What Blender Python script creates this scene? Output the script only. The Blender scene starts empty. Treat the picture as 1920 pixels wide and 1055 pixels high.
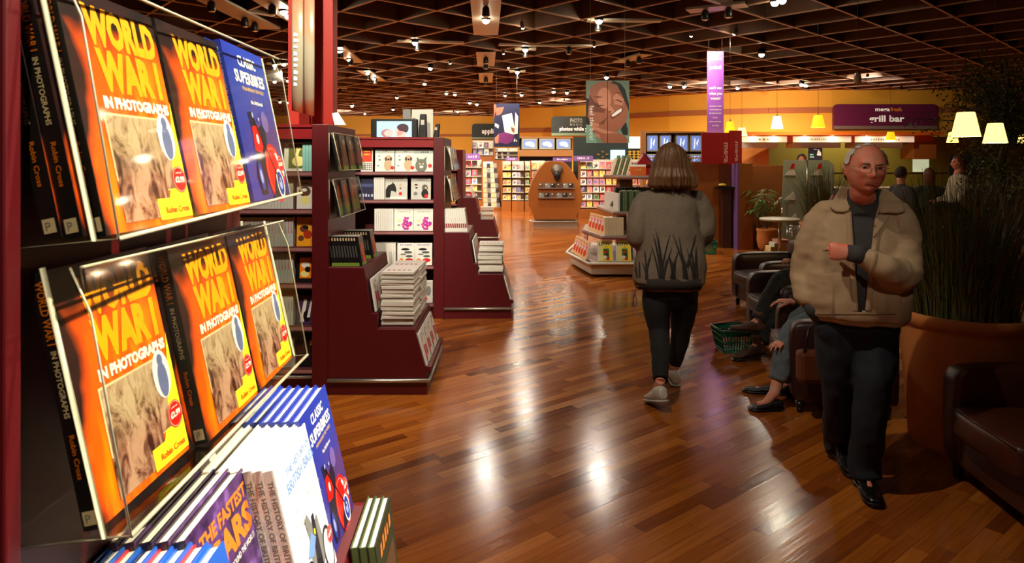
import bpy, bmesh, math, random
from mathutils import Vector, Matrix, noise
from mathutils.bvhtree import BVHTree
random.seed(7)
SC = bpy.context.scene
COL = SC.collection
F = 1250.0                       # focal length in pixels of the 1920 px wide frame
EYE = 1.6
R = math.radians

# ------------------------------------------------------------------ camera, world, exposure
cam = bpy.data.objects.new('camera', bpy.data.cameras.new('camera'))
COL.objects.link(cam); SC.camera = cam
cam.data.sensor_width = 36.0
cam.data.lens = 36.0 * F / 1920
cam.data.shift_y = -(527.5 - 300) / 1920
cam.location = (0, 0, EYE); cam.rotation_euler = (R(90), 0, 0)
cam.data.clip_start = 0.05; cam.data.clip_end = 100
cam.data.dof.use_dof = True; cam.data.dof.focus_distance = 6.5; cam.data.dof.aperture_fstop = 13.0
wd = bpy.data.worlds.new('world'); SC.world = wd; wd.use_nodes = True
wd.node_tree.nodes['Background'].inputs[0].default_value = (1.0, .62, .34, 1)
wd.node_tree.nodes['Background'].inputs[1].default_value = 0.035
SC.view_settings.view_transform = 'Standard'; SC.view_settings.look = 'None'
SC.view_settings.gamma = 1.0; SC.view_settings.exposure = 0.0
SC.view_settings.use_curve_mapping = False
SC.cycles.max_bounces = 5; SC.cycles.diffuse_bounces = 3; SC.cycles.glossy_bounces = 3
SC.cycles.transparent_max_bounces = 12; SC.cycles.transmission_bounces = 3
SC.cycles.use_denoising = True; SC.cycles.use_adaptive_sampling = True
SC.cycles.adaptive_threshold = 0.02
SC.cycles.caustics_reflective = False; SC.cycles.caustics_refractive = False
SC.cycles.sample_clamp_indirect = 6.0; SC.cycles.use_light_tree = True
LAMP_POWER = 1.0                 # one factor for every ceiling lamp

# ------------------------------------------------------------------ helpers
def px(x, y, d):
    """world point seen at pixel x,y of the photograph, d metres in front of the lens"""
    return Vector(((x - 960) * d / F, d, EYE - (y - 300) * d / F))
def pz(x, y, z):
    d = F * (EYE - z) / (y - 300)
    return Vector(((x - 960) * d / F, d, z))

MATS = {}
def mat(name, col, rough=.5, metal=0.0, emit=0, ecol=None, var=.08, scale=12.0, bump=0.0, spec=.5, coat=0, stretch=None):
    if name in MATS: return MATS[name]
    m = bpy.data.materials.new(name); m.use_nodes = True
    nt = m.node_tree; b = nt.nodes['Principled BSDF']
    b.inputs['Roughness'].default_value = rough; b.inputs['Metallic'].default_value = metal
    b.inputs['Specular IOR Level'].default_value = spec
    if coat: b.inputs['Coat Weight'].default_value = coat
    tc = nt.nodes.new('ShaderNodeTexCoord'); nz = nt.nodes.new('ShaderNodeTexNoise')
    nz.inputs['Scale'].default_value = scale; nz.inputs['Detail'].default_value = 2
    if stretch:
        mp = nt.nodes.new('ShaderNodeMapping'); mp.inputs['Scale'].default_value = stretch
        nt.links.new(tc.outputs['Object'], mp.inputs[0]); nt.links.new(mp.outputs[0], nz.inputs['Vector'])
    else: nt.links.new(tc.outputs['Object'], nz.inputs['Vector'])
    mx = nt.nodes.new('ShaderNodeMix'); mx.data_type = 'RGBA'
    mx.inputs[6].default_value = (*[max(0, c * (1 - var)) for c in col], 1)
    mx.inputs[7].default_value = (*[min(1, c * (1 + var)) for c in col], 1)
    nt.links.new(nz.outputs['Fac'], mx.inputs[0]); nt.links.new(mx.outputs[2], b.inputs['Base Color'])
    if bump:
        bp = nt.nodes.new('ShaderNodeBump'); bp.inputs['Strength'].default_value = 1
        bp.inputs['Distance'].default_value = bump
        nt.links.new(nz.outputs['Fac'], bp.inputs['Height']); nt.links.new(bp.outputs[0], b.inputs['Normal'])
    if emit:
        b.inputs['Emission Strength'].default_value = emit
        b.inputs['Emission Color'].default_value = (*(ecol or col), 1)
    MATS[name] = m; return m
def S(r, g, b):                                    # 0..255 sRGB to linear
    f = lambda c: (c / 255 / 12.92) if c / 255 <= .04045 else ((c / 255 + .055) / 1.055) ** 2.4
    return (f(r), f(g), f(b))
def C_(name, rgb, rough=.45, **k): return mat(name, S(*rgb), rough, **k)

def nodes_mat(name, rough=.4):
    m = bpy.data.materials.new(name); m.use_nodes = True; MATS[name] = m
    b = m.node_tree.nodes['Principled BSDF']; b.inputs['Roughness'].default_value = rough
    return m, m.node_tree, b
def mth(nt, op, a, b=None):
    n = nt.nodes.new('ShaderNodeMath'); n.operation = op
    for i, v in enumerate((a, b)):
        if v is None: continue
        if isinstance(v, (int, float)): n.inputs[i].default_value = v
        else: nt.links.new(v, n.inputs[i])
    return n.outputs[0]
def ramp(nt, fac, stops, interp='LINEAR'):
    n = nt.nodes.new('ShaderNodeValToRGB'); e = n.color_ramp.elements; n.color_ramp.interpolation = interp
    while len(e) > 1: e.remove(e[0])
    e[0].position = stops[0][0]; e[0].color = (*stops[0][1], 1)
    for p, c in stops[1:]:
        q = e.new(p); q.color = (*c, 1)
    nt.links.new(fac, n.inputs[0]); return n.outputs[0]
def mixc(nt, fac, a, b):
    n = nt.nodes.new('ShaderNodeMix'); n.data_type = 'RGBA'
    if isinstance(fac, (int, float)): n.inputs[0].default_value = fac
    else: nt.links.new(fac, n.inputs[0])
    for i, v in ((6, a), (7, b)):
        if isinstance(v, tuple): n.inputs[i].default_value = (*v, 1)
        else: nt.links.new(v, n.inputs[i])
    return n.outputs[2]

TEXT = {}
def tmesh(s, bold):
    k = (s, bold)
    if k not in TEXT:
        cu = bpy.data.curves.new('t', 'FONT'); cu.body = s; cu.size = 1; cu.offset = bold
        cu.resolution_u = 2; cu.fill_mode = 'FRONT'
        o = bpy.data.objects.new('t', cu); COL.objects.link(o)
        me = bpy.data.meshes.new_from_object(o)
        v = [(p.co.x, p.co.y) for p in me.vertices]; f = [tuple(p.vertices) for p in me.polygons]
        bpy.data.objects.remove(o); bpy.data.curves.remove(cu); bpy.data.meshes.remove(me)
        if not v: v = [(0, 0), (.1, 0), (0, .1)]; f = [(0, 1, 2)]
        TEXT[k] = (v, f, min(a for a, _ in v), max(a for a, _ in v), min(b for _, b in v), max(b for _, b in v))
    return TEXT[k]

class MB:
    def __init__(s): s.v = []; s.f = []; s.m = []; s.mi = []; s.sm = []
    def mat(s, m):
        if m not in s.m: s.m.append(m)
        return s.m.index(m)
    def add(s, vs, fs, m, smooth=False):
        o = len(s.v); s.v += [tuple(v) for v in vs]; i = s.mat(m)
        for f in fs: s.f.append(tuple(a + o for a in f)); s.mi.append(i); s.sm.append(smooth)
        return s
    def box(s, x0, x1, y0, y1, z0, z1, m, M=None):
        vs = [Vector((x, y, z)) for x in (x0, x1) for y in (y0, y1) for z in (z0, z1)]
        if M: vs = [M @ v for v in vs]
        return s.add(vs, [(0, 1, 3, 2), (4, 6, 7, 5), (0, 4, 5, 1), (2, 3, 7, 6), (0, 2, 6, 4), (1, 5, 7, 3)], m)
    def prism(s, pts, a0, a1, m, axis='y', M=None):
        """pts: closed 2-D outline; extruded along axis"""
        n = len(pts)
        def mk(p, a):
            v = {'y': (p[0], a, p[1]), 'x': (a, p[0], p[1]), 'z': (p[0], p[1], a)}[axis]
            return M @ Vector(v) if M else Vector(v)
        vs = [mk(p, a0) for p in pts] + [mk(p, a1) for p in pts]
        fs = [tuple(range(n - 1, -1, -1)), tuple(range(n, 2 * n))]
        fs += [(i, (i + 1) % n, n + (i + 1) % n, n + i) for i in range(n)]
        return s.add(vs, fs, m)
    def poly(s, pts, m): return s.add(pts, [tuple(range(len(pts)))], m)
    def loft(s, rings, m, caps=True, smooth=True, closed=True):
        n = len(rings[0]); vs = [p for r in rings for p in r]; fs = []
        for i in range(len(rings) - 1):
            for j in range(n if closed else n - 1):
                a = i * n + j; b = i * n + (j + 1) % n
                fs.append((a, b, b + n, a + n))
        if caps and closed:
            fs.append(tuple(range(n - 1, -1, -1))); fs.append(tuple(range((len(rings) - 1) * n, len(rings) * n)))
        return s.add(vs, fs, m, smooth)
    def tube(s, pts, r, m, n=8, smooth=True):
        pts = [Vector(p) for p in pts]
        if isinstance(r, (int, float)): r = [r] * len(pts)
        rings = []; up = None
        for i, p in enumerate(pts):
            t = (pts[min(i + 1, len(pts) - 1)] - pts[max(i - 1, 0)]).normalized()
            if up is None:
                up = Vector((0, 0, 1)) if abs(t.z) < .9 else Vector((1, 0, 0))
            a = t.cross(up)
            if a.length < 1e-4: a = t.cross(Vector((0, 1, 0)))
            a.normalize(); b = a.cross(t).normalized(); up = b
            ra, rb = (r[i] if isinstance(r[i], tuple) else (r[i], r[i]))
            rings.append([p + a * math.cos(2 * math.pi * k / n) * ra + b * math.sin(2 * math.pi * k / n) * rb for k in range(n)])
        return s.loft(rings, m, smooth=smooth)
    def lathe(s, prof, m, n=24, c=(0, 0, 0), caps=True, M=None, smooth=True):
        rings = []
        for r_, z in prof:
            ring = [Vector((c[0] + r_ * math.cos(2 * math.pi * k / n), c[1] + r_ * math.sin(2 * math.pi * k / n), c[2] + z)) for k in range(n)]
            rings.append([M @ p for p in ring] if M else ring)
        return s.loft(rings, m, caps=caps, smooth=smooth)
    def text(s, t, o, xd, zd, h, m, w=None, bold=0.0, center=False):
        if t[0] == '~':                             # lettering too small to read: a line of short strokes
            n = int(t[1:]); w = w or h * n * .7; o = Vector(o); xd = Vector(xd).normalized(); zd = Vector(zd).normalized(); x0 = -w / 2 if center else 0; rr = random.Random(n)
            for i in range(n):
                a, b = x0 + w * (i + .1) / n, x0 + w * (i + .62 + .25 * rr.random()) / n; k = h * (.6 + .4 * rr.random())
                s.poly([o + xd * a, o + xd * b, o + xd * b + zd * k, o + xd * (a + (b - a) * .3) + zd * k], m)
            return s
        v, f, x0, x1, y0, y1 = tmesh(t, bold)
        cap = .73; k = h / cap; kx = k if w is None else w / (x1 - x0)
        o = Vector(o); xd = Vector(xd).normalized(); zd = Vector(zd).normalized()
        off = (x1 - x0) * kx / 2 if center else 0
        s.add([o + xd * ((a - x0) * kx - off) + zd * (b * k) for a, b in v], f, m); return s
    def ell(s, c, xd, zd, rx, rz, m, n=20):
        c = Vector(c); xd = Vector(xd).normalized(); zd = Vector(zd).normalized()
        return s.poly([c + xd * rx * math.cos(2 * math.pi * k / n) + zd * rz * math.sin(2 * math.pi * k / n) for k in range(n)], m)
    def sphere(s, c, r, m, n=12, M=None):
        rr = r if isinstance(r, tuple) else (r, r, r); rings = []
        for i in range(n + 1):
            a = math.pi * (i + .02) / (n + .04)
            ring = [Vector((c[0] + rr[0] * math.sin(a) * math.cos(2 * math.pi * k / (2 * n)), c[1] + rr[1] * math.sin(a) * math.sin(2 * math.pi * k / (2 * n)), c[2] - rr[2] * math.cos(a))) for k in range(2 * n)]
            rings.append([M @ p for p in ring] if M else ring)
        return s.loft(rings, m)
    def mesh(s, name):
        me = bpy.data.meshes.new(name); me.from_pydata(s.v, [], s.f)
        for m in s.m: me.materials.append(m)
        me.polygons.foreach_set('material_index', s.mi); me.polygons.foreach_set('use_smooth', s.sm)
        me.update(); return me
    def build(s, name, parent=None, label=None, cat=None, group=None, kind=None, bevel=0, world=False, M=None):
        o = bpy.data.objects.new(name, s.mesh(name)); COL.objects.link(o)
        if parent:
            o.parent = parent
            if world: o.location = -Vector(parent.location)
        if M: o.matrix_basis = M
        if bevel:
            b = o.modifiers.new('bevel', 'BEVEL'); b.width = bevel; b.segments = 2; b.limit_method = 'ANGLE'
        tag(o, label, cat, group, kind); return o
def tag(o, label=None, cat=None, group=None, kind=None):
    if label: o['label'] = label
    if cat: o['category'] = cat
    if group: o['group'] = group
    if kind: o['kind'] = kind
    return o
def thing(name, label, cat, loc=(0, 0, 0), rz=0, group=None):
    o = bpy.data.objects.new(name, None); COL.objects.link(o); o.empty_display_size = .1
    o.location = loc; o.rotation_euler = (0, 0, rz); return tag(o, label, cat, group)
def put(me, name, M, label, cat, group=None):
    o = bpy.data.objects.new(name, me); COL.objects.link(o); o.matrix_basis = M
    return tag(o, label, cat, group)
def struct(mb, name, **k): return mb.build(name, kind='structure', **k)
ORD = 'first second third fourth fifth sixth seventh eighth ninth tenth eleventh twelfth thirteenth fourteenth fifteenth sixteenth seventeenth eighteenth nineteenth twentieth twenty-first twenty-second twenty-third twenty-fourth twenty-fifth twenty-sixth twenty-seventh twenty-eighth'.split()
def TR(x, y, z): return Matrix.Translation((x, y, z))
def RZ(a): return Matrix.Rotation(a, 4, 'Z')
def RX(a): return Matrix.Rotation(a, 4, 'X')
def RY(a): return Matrix.Rotation(a, 4, 'Y')

# ------------------------------------------------------------------ common materials
MAROON = C_('maroon_laminate', (82, 9, 16), .42, var=.06)
MAROON_LIT = C_('maroon_lit_header', (128, 16, 22), .4, var=.05)  # brighter copy of the maroon: lamp light on the headers put into the colour
REDCOL = C_('red_paint', (164, 28, 5), .5, var=.04)
SHELF = C_('shelf_brown', (88, 42, 44), .4)
SILVER = C_('brushed_metal', (190, 188, 178), .35, metal=.85)
CHROME = C_('chrome', (215, 215, 210), .15, metal=1)
WHITE = C_('white_print', (228, 226, 218), .5, var=.03)
PAPER = C_('paper_edges', (222, 218, 205), .7, var=.08, scale=200, stretch=(1, 12, 1))
BLACK = C_('black_print', (16, 15, 17), .4)
BLACKP = C_('black_plastic', (18, 18, 20), .35)
YELLOWW = C_('ochre_wall', (206, 146, 34), .7, var=.04, scale=3)
STRIPEB = C_('brown_band', (150, 84, 34), .7)
WOODK = C_('orange_wood', (150, 86, 34), .35, var=.18, scale=5, stretch=(6, 6, .6))
WOODD = C_('dark_wood', (70, 36, 20), .45, var=.2, scale=6, stretch=(4, 4, .6))
PURPLE = C_('purple_print', (118, 38, 110), .5)
RED = C_('red_print', (205, 22, 14), .45)
ORANGE = C_('orange_print', (245, 130, 10), .45)
YEL = C_('yellow_print', (250, 222, 40), .45)
GREEN = C_('green_print', (60, 105, 45), .5)
BLUE = C_('blue_print', (32, 52, 148), .4)
GREY = C_('grey_print', (120, 122, 118), .5)
BEIGE = C_('beige_print', (196, 170, 130), .5)
PINK = C_('magenta_print', (196, 40, 150), .5)
BROWN = C_('brown_print', (96, 54, 30), .5)
NAVY = C_('navy_print', (24, 26, 62), .45)
LEMON = C_('pale_yellow_print', (235, 226, 140), .5)
TEAL = C_('teal_print', (130, 190, 180), .5)

def acrylic():
    m, nt, b = nodes_mat('clear_acrylic')
    out = nt.nodes['Material Output']; tr = nt.nodes.new('ShaderNodeBsdfTransparent'); gl = nt.nodes.new('ShaderNodeBsdfGlossy')
    tr.inputs[0].default_value = (.94, .95, .91, 1); gl.inputs['Roughness'].default_value = .06
    lw = nt.nodes.new('ShaderNodeLayerWeight'); lw.inputs[0].default_value = .25
    nz = nt.nodes.new('ShaderNodeTexNoise'); nz.inputs['Scale'].default_value = 6
    f = mth(nt, 'MULTIPLY', lw.outputs['Fresnel'], mth(nt, 'ADD', mth(nt, 'MULTIPLY', nz.outputs['Fac'], .14), .07))
    mx = nt.nodes.new('ShaderNodeMixShader'); nt.links.new(f, mx.inputs[0]); nt.links.new(tr.outputs[0], mx.inputs[1]); nt.links.new(gl.outputs[0], mx.inputs[2])
    nt.links.new(mx.outputs[0], out.inputs[0]); return m
ACRYL = acrylic()
def frosted():
    m, nt, b = nodes_mat('grey_green_glass'); out = nt.nodes['Material Output']
    tr = nt.nodes.new('ShaderNodeBsdfTransparent'); tr.inputs[0].default_value = (.7, .8, .72, 1)
    b.inputs['Base Color'].default_value = (*S(186, 200, 184), 1); b.inputs['Roughness'].default_value = .2
    mx = nt.nodes.new('ShaderNodeMixShader'); mx.inputs[0].default_value = .62
    nt.links.new(tr.outputs[0], mx.inputs[1]); nt.links.new(b.outputs[0], mx.inputs[2]); nt.links.new(mx.outputs[0], out.inputs[0]); return m
FROST = frosted()
AEDGE = C_('acrylic_edge', (196, 190, 165), .3)

# ------------------------------------------------------------------ floor
def floor_mat():
    m, nt, b = nodes_mat('merbau_planks', .2)
    g = nt.nodes.new('ShaderNodeTexCoord'); mp = nt.nodes.new('ShaderNodeMapping')
    mp.inputs['Rotation'].default_value = (0, 0, R(-38)); nt.links.new(g.outputs['Object'], mp.inputs[0])
    sp = nt.nodes.new('ShaderNodeSeparateXYZ'); nt.links.new(mp.outputs[0], sp.inputs[0])
    yr = mth(nt, 'DIVIDE', sp.outputs[1], .068); row = mth(nt, 'FLOOR', yr)
    wn = nt.nodes.new('ShaderNodeTexWhiteNoise'); wn.noise_dimensions = '1D'; nt.links.new(row, wn.inputs['W'])
    xr = mth(nt, 'ADD', mth(nt, 'DIVIDE', sp.outputs[0], .62), mth(nt, 'MULTIPLY', wn.outputs['Value'], 7.3)); colm = mth(nt, 'FLOOR', xr)
    cb = nt.nodes.new('ShaderNodeCombineXYZ'); nt.links.new(row, cb.inputs[0]); nt.links.new(colm, cb.inputs[1])
    w2 = nt.nodes.new('ShaderNodeTexWhiteNoise'); w2.noise_dimensions = '2D'; nt.links.new(cb.outputs[0], w2.inputs['Vector'])
    base = ramp(nt, w2.outputs['Value'], [(0, S(112, 54, 18)), (.1, S(140, 72, 24)), (.5, S(158, 86, 28)), (.85, S(170, 96, 32)), (1, S(186, 110, 40))])
    ms = nt.nodes.new('ShaderNodeMapping'); ms.inputs['Scale'].default_value = (1.4, 26, 1); nt.links.new(mp.outputs[0], ms.inputs[0])
    nz = nt.nodes.new('ShaderNodeTexNoise'); nz.inputs['Scale'].default_value = 2.2; nz.inputs['Detail'].default_value = 4; nt.links.new(ms.outputs[0], nz.inputs['Vector'])
    gr = ramp(nt, nz.outputs['Fac'], [(.3, (.66, .62, .58)), (.7, (1.12, 1.1, 1.08))])
    mu = nt.nodes.new('ShaderNodeMix'); mu.data_type = 'RGBA'; mu.blend_type = 'MULTIPLY'; mu.inputs[0].default_value = .8
    nt.links.new(base, mu.inputs[6]); nt.links.new(gr, mu.inputs[7])
    fy = mth(nt, 'FRACT', yr); fx = mth(nt, 'FRACT', xr)
    gap = mth(nt, 'MAXIMUM', mth(nt, 'LESS_THAN', fy, .03), mth(nt, 'LESS_THAN', fx, .004))
    colr = mixc(nt, mth(nt, 'MULTIPLY', gap, .6), mu.outputs[2], S(50, 20, 8))
    nt.links.new(colr, b.inputs['Base Color'])
    n2 = nt.nodes.new('ShaderNodeTexNoise'); n2.inputs['Scale'].default_value = 55; n2.inputs['Detail'].default_value = 3; nt.links.new(mp.outputs[0], n2.inputs['Vector'])
    n3 = nt.nodes.new('ShaderNodeTexNoise'); n3.inputs['Scale'].default_value = 1.1; nt.links.new(mp.outputs[0], n3.inputs['Vector'])
    nt.links.new(mth(nt, 'ADD', mth(nt, 'MULTIPLY', n3.outputs['Fac'], .12), mth(nt, 'MULTIPLY', w2.outputs['Value'], .05)), b.inputs['Roughness'])
    b.inputs['Roughness'].default_value = .2
    rr = mth(nt, 'ADD', mth(nt, 'MULTIPLY', n3.outputs['Fac'], .10), mth(nt, 'ADD', mth(nt, 'MULTIPLY', w2.outputs['Value'], .04), .10))
    nt.links.new(rr, b.inputs['Roughness'])
    bp = nt.nodes.new('ShaderNodeBump'); bp.inputs['Distance'].default_value = .0011; bp.inputs['Strength'].default_value = .55
    hgt = mth(nt, 'ADD', mth(nt, 'MULTIPLY', n2.outputs['Fac'], .5), mth(nt, 'ADD', nz.outputs['Fac'], mth(nt, 'MULTIPLY', w2.outputs['Value'], .35)))
    nt.links.new(hgt, bp.inputs['Height']); nt.links.new(bp.outputs[0], b.inputs['Normal'])
    b.inputs['Specular IOR Level'].default_value = .6
    return m
struct(MB().box(-18, 25, -2, 44, -.1, 0, floor_mat()), 'floor')

# ------------------------------------------------------------------ ceiling lattice
FIN = C_('lattice_fin', (98, 70, 54), .55, var=.2, scale=3)
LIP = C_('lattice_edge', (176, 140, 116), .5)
SLABC = C_('ceiling_slab_dark', (30, 18, 12), .9)
CZ = 4.15                        # height of the lattice's lower edge
def lattice():
    mb = MB(); c0 = Vector((1, 20, 0))
    for ang, off in ((43, .0), (133, .44)):
        d = Vector((math.cos(R(ang)), math.sin(R(ang)), 0)); n = Vector((-d.y, d.x, 0))
        for k in range(-30, 31):
            c = c0 + n * (k * 1.18 + off); t0, t1 = -90, 90
            for a, lo, hi in ((0, -17.9, 24.9), (1, 2.0, 43)):     # clip to the room rectangle
                q = sorted(((lo - c[a]) / d[a], (hi - c[a]) / d[a])); t0 = max(t0, q[0]); t1 = min(t1, q[1])
            if t1 - t0 < .5: continue
            M = Matrix.Translation(c) @ RZ(R(ang)); z0 = CZ if ang == 43 else CZ + .004
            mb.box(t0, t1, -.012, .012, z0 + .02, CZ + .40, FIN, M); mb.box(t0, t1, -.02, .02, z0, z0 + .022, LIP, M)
    mb.box(-18, 25, -2, 44, 4.95, 5.0, SLABC)
    return mb
struct(lattice(), 'ceiling')

# ------------------------------------------------------------------ walls at the back
WALLP = [(-17.9, 38.8), (.33, 38.8), (.33, 32.9), (2.0, 32.4), (3.45, 31.1), (4.9, 27.9), (6.25, 26.5), (7.7, 25.6), (9.5, 24.7), (11.7, 24.4), (24.9, 24.4)]
def wall_strip(pts, z0, z1, th, m, off=0):
    mb = MB()
    for (a, b) in zip(pts[:-1], pts[1:]):
        a = Vector((*a, 0)); b = Vector((*b, 0)); t = (b - a).normalized(); n = Vector((t.y, -t.x, 0)); L = (b - a).length
        M = Matrix(((t.x, n.x, 0, a.x), (t.y, n.y, 0, a.y), (0, 0, 1, 0), (0, 0, 0, 1)))
        mb.box(0, L, off - th if not off else 0, off if off else 0, z0, z1, m, M)
    return mb
WT_ = 4.95
struct(wall_strip(WALLP[:2], 0, WT_, .1, YELLOWW), 'wall_back_left')
struct(wall_strip(WALLP[1:6], 0, WT_, .1, YELLOWW), 'wall_back_curve')
struct(wall_strip(WALLP[5:9], 2.2, WT_, .1, YELLOWW), 'wall_back_centre')
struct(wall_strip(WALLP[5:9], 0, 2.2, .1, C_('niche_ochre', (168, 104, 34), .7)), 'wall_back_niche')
struct(wall_strip(WALLP[8:], 2.45, WT_, .1, YELLOWW), 'wall_grill_front')
struct(wall_strip(WALLP[5:], 3.34, 3.54, .1, STRIPEB, off=.04), 'trim_1')
struct(wall_strip(WALLP[:2], 2.98, 3.12, .1, STRIPEB, off=.04), 'trim_2')
struct(wall_strip(WALLP[2:6], 2.96, 3.18, .1, STRIPEB, off=.04), 'trim_3')
KITCH = C_('olive_kitchen_wall', (186, 168, 60), .7, var=.05)
struct(MB().box(9.3, 24.9, 28.0, 28.1, 0, WT_, KITCH), 'wall_kitchen')
struct(MB().box(24.9, 25.0, -2, 44, 0, WT_, C_('dark_side_wall', (70, 40, 24), .8)), 'wall_right')
struct(MB().box(-18.0, -17.9, -2, 44, 0, WT_, C_('ochre_side_wall', (150, 96, 30), .8)), 'wall_left')
struct(MB().box(-18, 25, -2.1, -2, 0, WT_, C_('brown_rear_wall', (64, 42, 30), .8)), 'wall_rear')
# ------------------------------------------------------------------ gondola bookcases with stepped ends
SL = 1.0
def gondola(X, Y, yaw, label, L, W, top, shelves, s1=.868, s2=.447, wr=0.0, rail=.115, Wp=None):
    WB = W; W = Wp or W
    """local x = outwards over the aisle, local y = away from the camera"""
    t = thing('bookcase', label, 'bookcase', (X, Y, 0), yaw, 'maroon bookcases along the left of the aisle')
    MB().box(-.11, -.001, 0, W, 0, top, MAROON).build('end_panel', t, bevel=.003)
    MB().box(-L, -.111, .01, .04, top - .10, top - .021, MAROON_LIT).build('header_board', t)
    MB().box(-L, -.111, .0, W, top - .02, top, MAROON_LIT).build('top_board', t)
    MB().box(-L, -.111, W / 2 - .01, W / 2 + .01, .1, top - .02, MAROON).build('back_panel', t)
    for z in shelves:
        MB().box(-L, -.112, .03, W / 2 - .011, z - .022, z, SHELF).box(-L, -.112, .012, .03, z - .034, z + .004, SHELF)\
            .box(-L, -.112, .009, .012, z - .026, z - .004, C_('shelf_strip', (150, 104, 104), .4)).build('shelf', t)
    MB().box(-L, -.111, .05, W - .03, 0, .1, MAROON).build('plinth', t)
    MB().tube([(-L, .02, rail), (-.112, .02, rail)], .013, SILVER).build('base_rail', t)
    W = WB
    prof = [(0, 0), (.675, 0), (.675, .145), (.59, s2), (.335, s2), (.335, s2 + .108), (.297, s2 + .108), (.245, s1), (0, s1)]
    MB().prism([(a, b) for a, b in prof], wr, W, MAROON, 'y').build('stepped_display_end', t, bevel=.003)
    inn = MB()
    MB().box(.0, .243, wr + .02, W - .02, s1 + .0005, s1 + .002, SHELF).build('shelf_liner', t); MB().box(.337, .585, wr + .02, W - .02, s2 + .0005, s2 + .002, SHELF).build('shelf_liner', t)
    MB().tube([(0, wr - .012, .1), (.69, wr - .012, .1), (.69, W + .012, .1)], .014, SILVER).build('bumper_rail', t)
    return t, Matrix.Translation((X, Y, 0)) @ RZ(yaw)

def holder(U, w0, w1, za, zb, h, label, ub=.09, ut=.028):
    """clear acrylic pocket fixed to the end panel: back, two sides, leaning front, bright edges"""
    loc = U @ Vector((0, w0, za)); t = thing('acrylic_book_holder', label, 'book holder', loc, 0, 'acrylic holders on bookcase ends')
    def P(u, w, z): return (U @ Vector((u, w, z))) - loc
    def zl(w): return za + (zb - za) * (w - w0) / (w1 - w0)
    def sheet(a, b, c, d_, m, th=.003):
        a, b, c, d_ = map(Vector, (a, b, c, d_)); n = (b - a).cross(c - a).normalized() * th
        return MB().add([a, b, c, d_, a + n, b + n, c + n, d_ + n], [(0, 1, 2, 3), (7, 6, 5, 4), (0, 4, 5, 1), (1, 5, 6, 2), (2, 6, 7, 3), (3, 7, 4, 0)], m)
    for w, z in ((w0, za), (w1, zb)):
        sheet(P(0.002, w, z), P(ub, w, z + .012), P(ut, w, z + h), P(.002, w, z + h), ACRYL).build('side_panel', t)
        r = .0030; ui, uj = (ub * .8, ut * .55) if ub > .12 else (ub, ut)
        MB().tube([P(.002, w, z + h), P(.002, w, z), P(ui, w, z + .010), P(uj, w, z + h)], r, AEDGE, 6).tube([P(ui, w, z + .010), P(ub, w, z + .012), P(ut + .01, w, z + h - .05), P(ut - .012, w, z + h)], .0013, AEDGE, 6).build('side_edge', t)
    sheet(P(ub, w0, za + .012), P(ub, w1, zb + .012), P(ut, w1, zb + h), P(ut, w0, za + h), ACRYL).build('front_panel', t)
    sheet(P(.002, w0, za), P(.002, w1, zb), P(ub, w1, zb + .012), P(ub, w0, za + .012), ACRYL).build('tray', t)
    MB().tube([P(ub, w0, za + .012), P(ub, w1, zb + .012)], .003, AEDGE, 6).tube([P(ut, w0, za + h), P(ut, w1, zb + h)], .002, AEDGE, 6).build('lip_edge', t)
    return t

# ------------------------------------------------------------------ book covers
def flame_mat():
    m, nt, b = nodes_mat('flame_cover', .32)
    tc = nt.nodes.new('ShaderNodeTexCoord'); sp = nt.nodes.new('ShaderNodeSeparateXYZ'); nt.links.new(tc.outputs['Object'], sp.inputs[0])
    X, Z = sp.outputs[0], sp.outputs[2]
    nz = nt.nodes.new('ShaderNodeTexNoise'); nz.inputs['Scale'].default_value = 22; nz.inputs['Detail'].default_value = 1; nt.links.new(tc.outputs['Object'], nz.inputs['Vector'])
    mp = nt.nodes.new('ShaderNodeMapping'); mp.inputs['Scale'].default_value = (40, 40, 6); nt.links.new(tc.outputs['Object'], mp.inputs[0])
    n2 = nt.nodes.new('ShaderNodeTexNoise'); n2.inputs['Scale'].default_value = 1.3; nt.links.new(mp.outputs[0], n2.inputs['Vector'])
    # hot = distance from the left edge and from the top
    a = mth(nt, 'MULTIPLY', mth(nt, 'SUBTRACT', X, .004), 26)
    wav = mth(nt, 'MULTIPLY', mth(nt, 'SINE', mth(nt, 'MULTIPLY', Z, 26)), .35)
    c = mth(nt, 'MULTIPLY', mth(nt, 'SUBTRACT', .254, Z), 12)
    hot = mth(nt, 'ADD', mth(nt, 'MINIMUM', mth(nt, 'ADD', a, wav), c), mth(nt, 'MULTIPLY', mth(nt, 'SUBTRACT', nz.outputs['Fac'], .5), .7))
    hot = mth(nt, 'MINIMUM', hot, 1.0)
    yel = mth(nt, 'ADD', mth(nt, 'MULTIPLY', mth(nt, 'SUBTRACT', mth(nt, 'ADD', mth(nt, 'MULTIPLY', X, 4.2), mth(nt, 'MULTIPLY', mth(nt, 'SUBTRACT', .29, Z), 3.2)), .55), .12), mth(nt, 'MULTIPLY', mth(nt, 'SUBTRACT', n2.outputs['Fac'], .5), .9))
    hue = ramp(nt, yel, [(.02, S(240, 84, 6)), (.3, S(252, 138, 4)), (.6, S(254, 205, 20)), (.9, S(252, 236, 70))])
    k = ramp(nt, hot, [(.0, (0, 0, 0)), (.5, (1, 1, 1))])
    dark = ramp(nt, nz.outputs['Fac'], [(.3, S(18, 12, 14)), (.7, S(46, 20, 22))])
    nt.links.new(mixc(nt, k, dark, hue), b.inputs['Base Color']); return m
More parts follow.
